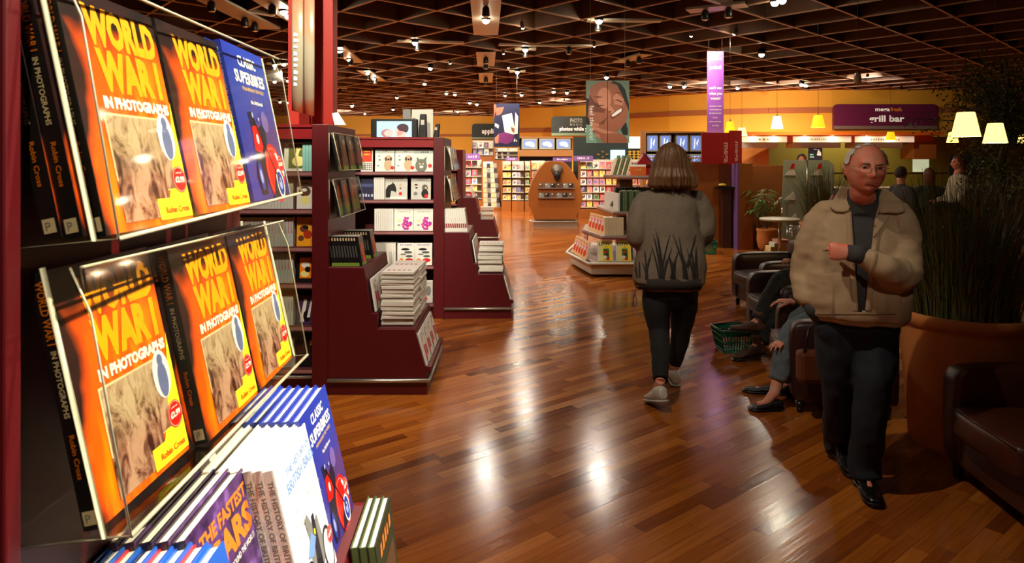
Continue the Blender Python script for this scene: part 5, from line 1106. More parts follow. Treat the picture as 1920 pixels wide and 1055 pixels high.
# ------------------------------------------------------------------ leather armchairs (local: faces -x, width along y)
LEA = C_('brown_leather', (74, 34, 20), .36, var=.25, scale=7, bump=.002)
LEAD = C_('oxblood_leather', (54, 24, 20), .38, var=.25, scale=7, bump=.002)
def rbox(x0, x1, y0, y1, z0, z1, m, name, t, r=.03, puff=0.0):
    bm = bmesh.new(); bmesh.ops.create_cube(bm, size=1)
    for v in bm.verts: v.co = Vector(((x0 + x1) / 2 + v.co.x * (x1 - x0), (y0 + y1) / 2 + v.co.y * (y1 - y0), (z0 + z1) / 2 + v.co.z * (z1 - z0)))
    bmesh.ops.subdivide_edges(bm, edges=bm.edges[:], cuts=5, use_grid_fill=True)
    c = Vector(((x0 + x1) / 2, (y0 + y1) / 2, (z0 + z1) / 2)); hx, hy, hz = (x1 - x0) / 2, (y1 - y0) / 2, (z1 - z0) / 2
    for v in bm.verts:
        d = v.co - c; q = Vector((d.x / hx, d.y / hy, d.z / hz))
        # round the edges, then puff the faces
        inner = Vector((max(-hx + r, min(hx - r, d.x)), max(-hy + r, min(hy - r, d.y)), max(-hz + r, min(hz - r, d.z)))); e = d - inner
        if e.length > 1e-6: d = inner + e.normalized() * r
        k = (1 - q.x ** 2) * (1 - q.y ** 2) + (1 - q.x ** 2) * (1 - q.z ** 2) + (1 - q.y ** 2) * (1 - q.z ** 2)
        n = Vector((q.x if abs(q.x) > .98 else 0, q.y if abs(q.y) > .98 else 0, q.z if abs(q.z) > .98 else 0))
        v.co = c + d + n * puff * k + n * .004 * noise.noise(v.co * 7)
    me = bpy.data.meshes.new(name); bm.to_mesh(me); bm.free(); me.materials.append(m); me.polygons.foreach_set('use_smooth', [True] * len(me.polygons))
    o = bpy.data.objects.new(name, me); COL.objects.link(o); o.parent = t
    s_ = o.modifiers.new('round', 'SUBSURF'); s_.levels = s_.render_levels = 1; return o
def armchair(x, y, rz, label, m, W=.86, D=.84):
    t = thing('armchair', label, 'armchair', (x, y, 0), rz, 'leather armchairs')
    rbox(.02, D, .02, W - .02, .07, .27, m, 'base', t, .02)
    rbox(.0, D - .05, 0, .17, .06, .58, m, 'arm', t, .05, .006); rbox(.0, D - .05, W - .17, W, .06, .58, m, 'arm', t, .05, .006)
    rbox(-.06, D - .2, .175, W - .175, .255, .42, m, 'seat_cushion', t, .045, .012); rbox(D - .22, D, .0, W, .1, .72, m, 'backrest', t, .06, .01)
    MB().tube([(-.05, .19, .40), (-.055, W / 2, .405), (-.05, W - .19, .40)], .004, m, 6).build('piping', t)
    for a, b in ((.06, .06), (.06, W - .06), (D - .08, .06), (D - .08, W - .06)): MB().lathe([(.02, 0), (.028, .07)], BLACKP, 12, c=(a, b, 0)).build('foot', t)
armchair(2.06 + .07, 2.575, R(-4.5), 'brown leather armchair at the lower right corner in front of the big pot', LEA)
armchair(1.76, 4.20, R(-14), 'dark oxblood leather armchair behind the older man, holding the person in grey trousers', LEAD, W=.76, D=.64)
armchair(2.17, 5.36, R(0), 'dark leather armchair holding the person in black trousers', LEAD, W=.86)
armchair(2.50, 6.62, R(4), 'empty dark leather armchair farthest back in the row', LEAD, W=.84)
# ------------------------------------------------------------------ people
def skin_mat(nm, rgb):
    m, nt, b = nodes_mat(nm, .5)
    tc = nt.nodes.new('ShaderNodeTexCoord'); nz = nt.nodes.new('ShaderNodeTexNoise'); nz.inputs['Scale'].default_value = 22; nz.inputs['Detail'].default_value = 3
    nt.links.new(tc.outputs['Object'], nz.inputs['Vector'])
    a = S(*rgb); w = S(min(255, rgb[0] + 8), int(rgb[1] * .82), int(rgb[2] * .8))
    nt.links.new(ramp(nt, nz.outputs['Fac'], [(.35, a), (.65, w)]), b.inputs['Base Color'])
    b.inputs['Subsurface Weight'].default_value = .08; b.inputs['Subsurface Radius'].default_value = (.012, .004, .002); return m
SKIN_M = skin_mat('skin_ruddy', (214, 140, 112)); SKIN_W = skin_mat('skin_fair', (216, 160, 134))
def fuse(mb, name, m, voxel, smooth=4, parent=None, post=None, label=None, keep=None, solid=0, disp=None):
    o = bpy.data.objects.new('tmp', mb.mesh('tmp')); COL.objects.link(o)
    r = o.modifiers.new('r', 'REMESH'); r.mode = 'VOXEL'; r.voxel_size = voxel
    s = o.modifiers.new('s', 'SMOOTH'); s.iterations = smooth; s.factor = .5
    dg = bpy.context.evaluated_depsgraph_get(); me = bpy.data.meshes.new_from_object(o.evaluated_get(dg)); me.name = name
    bpy.data.objects.remove(o)
    bm = bmesh.new(); bm.from_mesh(me); bm.normal_update()
    if disp:
        off = [(v, v.normal * disp(v.co, v.normal)) for v in bm.verts]
        for v, d in off: v.co += d
        bm.normal_update()
    if keep:
        kill = [f for f in bm.faces if not keep(f.calc_center_median(), f.normal)]; bmesh.ops.delete(bm, geom=kill, context='FACES')
    bvh = BVHTree.FromBMesh(bm)
    bm.to_mesh(me); bm.free(); me.materials.clear(); me.materials.append(m); me.polygons.foreach_set('use_smooth', [True] * len(me.polygons)); me.update()
    o = bpy.data.objects.new(name, me); COL.objects.link(o)
    if parent: o.parent = parent; o.location = -Vector(parent.location)
    if solid: q = o.modifiers.new('thick', 'SOLIDIFY'); q.thickness = solid; q.offset = -1
    if label: o['label'] = label
    return o, bvh
def folds(amp, sc=(9, 9, 5), seed=0.0):
    def f(co, n):
        p = Vector((co.x * sc[0] + seed, co.y * sc[1], co.z * sc[2])); a = noise.noise(p); b = noise.noise(p * 2.3 + Vector((5, 1, 2)))
        return amp * (a * 1.0 + b * .5 - .25 * abs(noise.noise(p * 1.7 + Vector((9, 9, 9)))) * 2)
    return f
def head_point(phi, th, rx, ry, rz, jaw, face):
    d = Vector((math.sin(th) * math.sin(phi), -math.sin(th) * math.cos(phi), -math.cos(th)))
    x, y, z = d.x * rx, d.y * ry, d.z * rz; k = max(0, -d.z)
    x *= 1 - jaw * k ** 1.6
    if d.y > 0: y *= 1 - .45 * k; 
    else: y *= .94 + .06 * (1 - abs(d.x))
    if d.y > 0 and d.z > -.2: y *= 1.04
    if face and d.y < 0:
        g = lambda cx, cz, sx, sz: math.exp(-((abs(x) - cx) / sx) ** 2 - ((z - cz) / sz) ** 2)
        fr = min(1, -d.y * 1.6)
        f = .024 * g(0, -.020, .0125, .016) + .013 * g(0, .004, .009, .026) + .006 * g(.018, -.024, .008, .009)
        f += .0075 * g(.028, .034, .026, .010) - .011 * g(.033, .014, .017, .012) + .007 * g(.042, -.018, .022, .018)
        f += .0085 * g(0, -.054, .026, .014) - .007 * g(0, -.055, .026, .0028) - .004 * g(0, -.070, .02, .006) + .011 * g(0, -.092, .024, .016)
        f += -.003 * g(.035, -.040, .006, .018)
        y -= f * fr
    return Vector((x, y, z))
def head_rings(H, rx=.079, ry=.099, rz=.120, jaw=.26, face=True, n=72, m=64, off=0):
    """H: 4x4 head frame (face looks along local -y)"""
    rings = []
    for i in range(n + 1):
        th = math.pi * (i + .15) / (n + .3)
        rings.append([H @ (head_point(2 * math.pi * j / m, th, rx + off, ry + off, rz + off, jaw, face)) for j in range(m)])
    return rings
def hand_mb(mb, W, d, n, thumb, curl=.6, m=None, s=1.0, tuck=0):
    """W wrist, d finger direction, n palm normal, thumb = direction of the thumb side"""
    W, d, n = Vector(W), Vector(d).normalized(), Vector(n).normalized(); t = Vector(thumb); t = (t - d * t.dot(d)); t = (t - n * t.dot(n)).normalized()
    def ring(c, a, b): return [c + t * a * math.cos(6.2832 * k / 14) + n * b * math.sin(6.2832 * k / 14) for k in range(14)]
    mb.loft([ring(W + d * l * s, a * s, b * s) for l, a, b in ((-.03, .027, .021), (.0, .029, .019), (.03, .036, .017), (.06, .041, .0155), (.085, .040, .013), (.095, .034, .010))], m)
    for i, (o, L, r) in enumerate(((.031, .072, .0085), (.0105, .080, .0088), (-.0105, .075, .0083), (-.030, .058, .0074))):
        p = W + (d * (.080 - .006 * abs(i - 1)) + t * o) * s; q = (d + t * (.10 - .07 * i)).normalized(); pts = [p - q * .02 * s, p]; rr = [r * s, r * 1.05 * s]; ang = 0
        for f, (a, l) in enumerate(((.55, .45), (.9, .31), (.6, .24))):
            ang += curl * a * (1 + .08 * i); v = q * math.cos(ang) + n * math.sin(ang); pts.append(pts[-1] + v * L * l * s); rr.append(r * (1 - .10 * (f + 1)) * s)
        pts.append(pts[-1] + v * .004 * s); rr.append(r * .4 * s); mb.tube(pts, rr, m, 10)
    p = W + (d * .018 + t * .024 + n * .004) * s; q = (d * (.62 + tuck) + t * .75 * (1 - tuck) + n * (.2 + tuck)).normalized(); q2 = (d * .92 + t * .30 + n * .35 * (1 + curl)).normalized()
    mb.tube([p - q * .01 * s, p + q * .02 * s, p + q * .042 * s, p + q * .042 * s + q2 * .028 * s, p + q * .042 * s + q2 * .048 * s, p + q * .042 * s + q2 * .052 * s], [v * s for v in (.014, .0145, .0115, .0098, .0085, .004)], m, 10)
def ering(c, rx, ry, yaw=0, n=28, flat=1.0):
    c = Vector(c); a = Vector((math.cos(yaw), math.sin(yaw), 0)); b = Vector((-math.sin(yaw), math.cos(yaw), 0)); e = lambda v: math.copysign(abs(v) ** flat, v)
    return [c + a * rx * e(math.cos(6.28318 * k / n)) + b * ry * e(math.sin(6.28318 * k / n)) for k in range(n)]
def limb(mb, pts, r, m, n=18):
    """smooth tapered limb through joints, Catmull-Rom subdivided"""
    P = [Vector(p) for p in pts]; out = []; rr = []
    for i in range(len(P) - 1):
        p0 = P[max(i - 1, 0)]; p1, p2 = P[i], P[i + 1]; p3 = P[min(i + 2, len(P) - 1)]
        for k in range(5):
            t = k / 5; out.append(.5 * ((2 * p1) + (p2 - p0) * t + (2 * p0 - 5 * p1 + 4 * p2 - p3) * t * t + (3 * p1 - p0 - 3 * p2 + p3) * t ** 3)); rr.append(r[i] + (r[i + 1] - r[i]) * t)
    out.append(P[-1]); rr.append(r[-1]); mb.tube(out, rr, m, n)
def shoe(t, heel, toe, m, sole, name='shoe', h=.085, w=.045, lift=0.0, label=None, boot=0.0):
    """heel, toe: ground points (z = height of the sole there)"""
    a, b = Vector(heel), Vector(toe); d = (b - a); L = d.length; d.normalize(); s = d.cross(Vector((0, 0, 1))).normalized(); u = s.cross(d).normalized()
    def ring(f, hw, z0, z1, fl=.75):
        c = a + d * L * f + u * (z0 + z1) / 2; out = []
        for k in range(20):
            q = 6.28318 * k / 20; cx, cz = math.cos(q), math.sin(q); out.append(c + s * hw * math.copysign(abs(cx) ** fl, cx) + u * (z1 - z0) / 2 * math.copysign(abs(cz) ** fl, cz))
        return out
    mb = MB(); mb.loft([ring(*v) for v in ((-.02, w * .45, .02, h * .75), (.03, w * .72, .012, h * .95), (.18, w * .80, .010, h), (.38, w * .78, .010, h * .92), (.55, w * .95, .010, h * .68), (.75, w * 1.02, .010, h * .50), (.92, w * .85, .010, h * .42), (1.0, w * .45, .012, h * .32))], m)
    if boot:
        limb(mb, [a + d * L * .18 + u * h * .7, a + d * L * .20 + u * (h + boot)], [w * .75, w * .85], m)
    o, bv = fuse(mb, name, m, .006, 3, t, disp=folds(.002, (30, 30, 30)), label=label)
    sb = MB(); sb.loft([ring(f, hw * 1.06, -.0, .014, .6) for f, hw in ((-.03, w * .5), (.03, w * .75), (.2, w * .82), (.4, w * .75), (.6, w * .95), (.78, w * 1.02), (.94, w * .86), (1.015, w * .5))], sole); sb.build('sole', t, world=True)
def body_mesh(t, J, skin, hm, hk, voxel=.006, name='body', hands=True):
    mb = MB(); mb.loft(head_rings(hm, **hk), skin)
    for sd in (-1, 1):                                          # ears
        M = hm @ TR(sd * (hk.get('rx', .079) - .002), .008, -.006) @ RZ(sd * -.35); mb.sphere((0, 0, 0), (.007, .017, .032), skin, 8, M=M); mb.sphere((sd * .004, .006, .008), (.006, .013, .018), skin, 6, M=M)
    limb(mb, [hm @ Vector((0, .012, -.04)), hm @ Vector((0, .02, -.10)), J['neck'], J['chest']], [.058, .056, .064, .09], skin)
    c, p = Vector(J['chest']), Vector(J['pelvis']); yw = J.get('yaw', 0)
    mb.loft([ering(p.lerp(c, f) if f >= 0 else p + Vector((0, 0, f)), a, b, yw) for f, a, b in ((-.08, .10, .08), (0, .155, .105), (.3, .150, .10), (.6, .155, .105), (.9, .165, .105), (1.08, .12, .075), (1.2, .05, .04))], skin)
    for sd in 'LR':
        limb(mb, [c, J['sh' + sd], J['el' + sd], J['wr' + sd]], [.07, .05, .038, .027], skin)
        limb(mb, [p, J['hip' + sd], J['kn' + sd], J['an' + sd]], [.08, .078, .05, .034], skin)
        an = Vector(J['an' + sd]); to = an.lerp(Vector(J['toe' + sd]), .7); limb(mb, [an + Vector((0, 0, .01)), an.lerp(to, .5) - Vector((0, 0, .030)), to - Vector((0, 0, .012))], [.032, .024, .014], skin)
        if hands and 'h' + sd in J: hand_mb(mb, J['wr' + sd], *J['h' + sd], m=skin, tuck=J.get('tuck' + sd, 0))
    return fuse(mb, name, skin, voxel, 1, t)
def probe(bvh, x, y):
    """point of the cloth met along the direction of picture point x,y from eye height at the entrance"""
    e = Vector((0, 0, EYE)); d = (px(x, y, 1) - e).normalized(); return bvh.ray_cast(e, d)[0], d
def stick(bvh, pts, w, m, name, t, off=.004, y0=None, axis=1):
    """narrow band lying on cloth; w half width (number or list)"""
    mb = MB(); P = []
    for i, (x, z) in enumerate(pts):
        h, dd = probe(bvh, x, z)
        if h: P.append((h - dd * off, w if isinstance(w, (int, float)) else w[i]))
    if len(P) < 2: return None
    vs = []
    for i, (p, ww) in enumerate(P):
        a = P[max(i - 1, 0)][0]; b = P[min(i + 1, len(P) - 1)][0]; d = (b - a); d.normalize(); s = d.cross(Vector((dd.x, dd.y, 0)).normalized()).normalized() * ww; vs += [p - s, p + s]
    n = len(P); off2 = dd * .006; vv = vs + [v + off2 for v in vs]
    fs = [(2 * k, 2 * k + 1, 2 * k + 3, 2 * k + 2) for k in range(n - 1)] + [(2 * n + 2 * k, 2 * n + 2 * k + 2, 2 * n + 2 * k + 3, 2 * n + 2 * k + 1) for k in range(n - 1)]
    fs += [(2 * k, 2 * k + 2, 2 * n + 2 * k + 2, 2 * n + 2 * k) for k in range(n - 1)] + [(2 * k + 1, 2 * n + 2 * k + 1, 2 * n + 2 * k + 3, 2 * k + 3) for k in range(n - 1)]
    mb.add(vv, fs, m, True); return mb.build(name, t, world=True) if name else mb
def patch(bvh, outline, m, name, t, y0, off=.012, th=.004, lift=.01):
    """flap lying on cloth: outline (x,z)"""
    cx = sum(p[0] for p in outline) / len(outline); cz = sum(p[1] for p in outline) / len(outline); vs = []
    n = len(outline); R_ = 5
    for r in range(1, R_ + 1):
        for x, z in outline:
            f = r / R_; h, dd = probe(bvh, cx + (x - cx) * f, cz + (z - cz) * f); e = Vector((0, 0, EYE)); dist = ((h - e).length if h else 99) - off
            vs.append((dd, dist))
    ds = sorted(v[1] for v in vs); md = ds[len(ds) // 2]; vs = [e + v[0] * min(v[1], md + .05) for v in vs]
    vs.append(sum((vs[i] for i in range(n)), Vector()) / n); c = len(vs) - 1
    fs = [(c, i, (i + 1) % n) for i in range(n)] + [(r * n + i, (r + 1) * n + i, (r + 1) * n + (i + 1) % n, r * n + (i + 1) % n) for r in range(R_ - 1) for i in range(n)]
    o = MB().add(vs, fs, m, True).build(name, t, world=True); q = o.modifiers.new('thick', 'SOLIDIFY'); q.thickness = th; q.offset = 0; return o
def dense(poly, k=4):
    out = []
    for a, b in zip(poly, poly[1:] + poly[:1]): out += [(a[0] + (b[0] - a[0]) * i / k, a[1] + (b[1] - a[1]) * i / k) for i in range(k)]
    return out
def frame(c, yaw, pitch=0, roll=0): return TR(*c) @ RZ(yaw) @ RX(pitch) @ RY(roll)
def eyes(t, H, iris, face_y=-.079, sx=.033, sz=.014):
    W_, I_, P_ = C_('eye_white', (214, 204, 194), .2), C_('iris_' + iris, dict(blue=(90, 110, 130), brown=(70, 44, 26))[iris], .2), C_('pupil', (8, 8, 8), .1)
    for s in (-1, 1):
        b = MB(); c = H @ Vector((s * sx, face_y + .010, sz)); b.sphere(c, .0118, W_, 8)
        f = (H.to_3x3() @ Vector((0, -1, 0))).normalized(); a = (H.to_3x3() @ Vector((1, 0, 0))).normalized(); u = f.cross(a)
        b.ell(c + f * .0119, a, -u, .0056, .0056, I_, 14).ell(c + f * .0121, a, -u, .0025, .0025, P_, 10); b.build('eye', t, world=True)

# --- the older man ---------------------------------------------------------------
def build_man():
    base = Vector((1.70, 3.30, 0)); t = thing('person', 'older white haired man with glasses in a beige jacket, hand tucked in the front', 'person', base)
    P = px
    H = frame(P(1623, 317, 3.16), R(-10), R(4), R(3)); hk = dict(rx=.086, ry=.100, rz=.122, jaw=.14)
    J = dict(neck=P(1618, 372, 3.24), chest=P(1614, 420, 3.30), pelvis=P(1608, 590, 3.32), shL=P(1680, 405, 3.22), shR=P(1553, 402, 3.37), elL=P(1692, 520, 3.16), elR=P(1510, 515, 3.42), wrL=P(1598, 473, 3.09), wrR=P(1544, 588, 3.37),
             hipL=P(1640, 598, 3.32), hipR=P(1572, 598, 3.34), knL=P(1636, 725, 3.20), knR=P(1572, 722, 3.36), anL=P(1622, 872, 3.26), anR=P(1570, 826, 3.57))
    J['toeL'] = Vector((J['anL'].x - .05, 3.10, .04)); J['toeR'] = Vector((J['anR'].x - .02, 3.42, .035)); J['yaw'] = R(-24)
    J['hL'] = (Vector((-.95, .30, .0)), Vector((.25, .95, -.1)), Vector((0, 0, 1)), 1.6); J['tuckL'] = .75; J['tuckR'] = .6; J['hR'] = (Vector((.50, .02, -1)), Vector((.8, .3, .2)), Vector((0, -1, 0)), .3)
    body_mesh(t, J, SKIN_M, H, hk, .0048)
    # jacket
    JK = C_('beige_jacket', (168, 140, 108), .8, var=.07, scale=30, bump=.0008); KN = C_('charcoal_knit', (58, 56, 56), .9, var=.12, scale=60, bump=.001)
    mb = MB(); Z = lambda y: EYE - (y - 300) * 3.3 / F; X = lambda x: (x - 960) * 3.3 / F
    rows = [(603, 1606, 80, .135), (597, 1605, 86, .145), (585, 1604, 91, .155), (560, 1604, 93, .162), (520, 1606, 90, .160), (470, 1610, 85, .150), (430, 1614, 82, .138), (405, 1617, 72, .120), (388, 1618, 52, .095), (374, 1619, 34, .080)]
    mb.loft([ering((X(c), 3.30, Z(y)), w * 3.3 / F, d, R(-24), flat=.88) for y, c, w, d in rows], JK)
    limb(mb, [P(1600, 420, 3.32), J['shR'], P(1519, 460, 3.40), J['elR'], P(1511, 550, 3.36), P(1520, 570, 3.33)], [.07, .078, .076, .072, .062, .048], JK)
    limb(mb, [P(1640, 420, 3.3), J['shL'], P(1693, 462, 3.20), P(1690, 513, 3.13), P(1662, 503, 3.05), P(1634, 487, 3.06), P(1618, 479, 3.075)], [.07, .080, .082, .084, .070, .056, .044], JK)
    f1 = folds(.012, (8, 8, 4.5)); f2 = folds(.009, (5, 5, 13), 3.0)
    Xc = lambda x, d=3.2: (x - 960) * d / F
    def pix(c): return 960 + c.x * F / c.y, 300 + (EYE - c.z) * F / c.y
    def opening(y):                                            # limits of the unzipped front
        f = (y - 362) / (584 - 362)
        if f < -.1 or f > 1: return None
        return 1592 + 16 * max(0, f), 1652 - 28 * max(0, f) ** .7
    def keep(c, n):
        if n.y > .25 or c.y > 3.34: return True
        x, y = pix(c); o = opening(y)
        if o and o[0] < x < o[1] and not (c.y < 3.115 and 450 < y < 545 and x > 1604): return False
        return True
    def dsp(co, n): return (f2(co, n) if co.x > X(1650) or co.x < X(1545) else f1(co, n)) * (1 if co.z < Z(395) else .3) - (.006 if co.z < Z(592) else 0)
    jo, jb = fuse(mb, 'jacket', JK, .0085, 4, t, disp=dsp, keep=keep, solid=.006)
    y0 = 2.7
    zs = list(range(372, 588, 6))
    for nm, k in (('placket', 0), ('placket', 1)):
        stick(jb, [(opening(z)[k] + (-4 if k == 0 else 4), z) for z in zs if opening(z)], .013, JK, nm, t, .004, y0)
    q = lambda L: dense(L, 4)
    patch(jb, q([(1578, 348), (1594, 352), (1596, 372), (1597, 392), (1582, 398), (1566, 397), (1556, 388), (1565, 368)]), JK, 'collar', t, y0, .014, .006)
    patch(jb, q([(1648, 366), (1656, 350), (1674, 362), (1692, 378), (1698, 396), (1684, 400), (1664, 399), (1644, 400)]), JK, 'collar', t, y0, .014, .006)
    patch(jb, q([(1644, 402), (1668, 404), (1660, 416), (1648, 432), (1636, 448), (1632, 440)]), JK, 'lapel', t, y0, .010, .005)
    st = C_('jacket_seam', (120, 96, 70), .8)
    stick(jb, [(1542, 470), (1550, 469), (1560, 468), (1572, 468)], .0022, st, 'pocket_seam', t, .003, y0)
    stick(jb, [(x, 589) for x in range(1530, 1682, 6)], .0022, st, 'hem_seam', t, .002, y0)
    # cuffs, sweater
    mb = MB(); mb.tube([P(1620, 480, 3.075), P(1608, 476, 3.072), P(1592, 474, 3.07)], [.040, .042, .038], KN, 24); mb.build('sweater_cuff', t, world=True)
    mb = MB(); mb.tube([P(1518, 564, 3.335), P(1526, 580, 3.318), P(1538, 596, 3.31)], [.042, .042, .038], KN, 24); mb.build('sweater_cuff', t, world=True)
    mb = MB(); mb.loft([ering((X(c), 3.29, Z(y)), w * 3.3 / F, d, R(-24)) for y, c, w, d in ((600, 1606, 74, .12), (560, 1605, 82, .140), (520, 1607, 78, .138), (470, 1611, 74, .130), (430, 1614, 70, .118), (405, 1617, 58, .100), (388, 1618, 40, .078))], KN)
    mb.loft([ering(p, a, a, 0) for p, a in ((P(1616, 400, 3.27), .085), (P(1617, 385, 3.255), .072), (P(1618, 370, 3.24), .070), (P(1620, 357, 3.225), .073), (P(1620, 354, 3.223), .066))], KN)
    so, sb = fuse(mb, 'sweater', KN, .008, 2, t, disp=folds(.004, (10, 10, 6)), label='charcoal turtleneck sweater')
    # trousers
    TRS = C_('navy_trousers', (22, 26, 36), .85, var=.15, scale=20)
    mb = MB(); mb.loft([ering(J['pelvis'] + Vector((0, 0, z)), a, b, R(-24)) for z, a, b in ((-.14, .14, .10), (-.06, .19, .135), (.02, .190, .135), (.07, .180, .128))], TRS)
    limb(mb, [J['hipL'] + Vector((0, 0, .02)), P(1642, 660, 3.26), J['knL'], P(1628, 800, 3.21), J['anL'] + Vector((0, 0, .02)), J['anL'] + Vector((0, -.02, -.06))], [.105, .103, .082, .078, .074, .076], TRS)
    limb(mb, [J['hipR'] + Vector((0, 0, .02)), P(1570, 660, 3.34), J['knR'], P(1573, 790, 3.46), J['anR'] + Vector((0, 0, .02)), J['anR'] + Vector((0, -.03, -.05))], [.105, .103, .082, .076, .072, .072], TRS)
    limb(mb, [P(1544, 600, 3.31), P(1556, 618, 3.30), P(1572, 645, 3.30), P(1580, 665, 3.30)], [.050, .064, .062, .05], TRS)
    fuse(mb, 'trousers', TRS, .009, 5, t, disp=folds(.010, (9, 9, 6), 2.0))
    BK = C_('black_leather_shoe', (14, 12, 12), .3)
    shoe(t, (J['anL'].x + .01, 3.335, .006), (J['anL'].x - .055, 3.055, .012), BK, BK); shoe(t, (J['anR'].x, 3.60, .05), (J['anR'].x - .02, 3.34, .004), BK, BK)
    # hair, brows, glasses, eyes
    HR = C_('white_hair', (206, 196, 184), .8, var=.25, scale=60, stretch=(1, 1, .3), bump=.002)
    mb = MB(); rg = head_rings(H, hk['rx'], hk['ry'], hk['rz'], hk['jaw'], False, 48, 64, .007)
    mb.loft(rg, HR); inv = H.inverted()
    def kp(c, n):
        l = inv @ c
        if l.z > .094: return False
        if l.y < -.030 + .5 * max(0, .03 - l.z): return False
        if l.z < -.055: return l.y > .05 and l.z > -.085
        if abs(l.x) > .06 and l.y < .022 and l.z < .022: return False
        return True
    bm_o, _ = fuse(mb, 'hair', HR, .006, 1, t, keep=kp, disp=lambda co, n: .005 * noise.noise((inv @ co) * 45) + .003)
    mb = MB(); mb.loft(head_rings(H, hk['rx'], hk['ry'], hk['rz'], hk['jaw'], False, 48, 64, .0035), HR)
    fuse(mb, 'thin_top_hair', HR, .006, 1, t, keep=lambda c, n: (inv @ c).z > .075 and (inv @ c).y > -.035 and noise.noise((inv @ c) * 70) > -.05)
    eyes(t, H, 'blue', -.088, .033, .014)
    for s in (-1, 1):
        MB().tube([H @ Vector((s * x, y, z)) for x, y, z in ((.016, -.100, .030), (.030, -.101, .035), (.046, -.093, .033))], [.003, .0042, .002], C_('grey_brow', (150, 130, 116), .8), 6).build('eyebrow', t, world=True)
        MB().tube([H @ Vector((s * x, y, z)) for x, y, z in ((.020, -.0915, .0185), (.032, -.0955, .0215), (.046, -.087, .0175))], [.0022, .0032, .002], SKIN_M, 6).build('upper_eyelid', t, world=True)
    MB().tube([H @ Vector((x, y, z)) for x, y, z in ((-.026, -.0955, -.0572), (-.012, -.1025, -.0555), (0, -.1045, -.0560), (.012, -.1025, -.0555), (.026, -.0955, -.0572))], [.0010, .0020, .0022, .0020, .0010], C_('lip_line', (120, 56, 48), .5), 6).build('lips', t, world=True)
    g = thing_part = None
    FR = C_('gold_wire', (190, 170, 130), .25, metal=.8); mb = MB()
    for s in (-1, 1):
        n = 24; loop = []
        for k in range(n + 1):
            q_ = 6.28318 * k / n; cx, cz = math.cos(q_), math.sin(q_); loop.append(H @ Vector((s * (.035 + .024 * math.copysign(abs(cx) ** .7, cx)), -.112 + .008 * abs(cx) ** 2 * (1 if cx > 0 else .2), .008 + .018 * math.copysign(abs(cz) ** .75, cz))))
        mb.tube(loop, .0012, FR, 6); mb.tube([H @ Vector((s * .060, -.103, .014)), H @ Vector((s * .084, -.07, .014)), H @ Vector((s * .091, .0, .012)), H @ Vector((s * .088, .018, .0))], .0014, FR, 6)
    mb.tube([H @ Vector((-.011, -.112, .014)), H @ Vector((0, -.116, .018)), H @ Vector((.011, -.112, .014))], .0013, FR, 6)
    go = mb.build('glasses', t, world=True); go['label'] = 'thin wire framed glasses'
build_man()

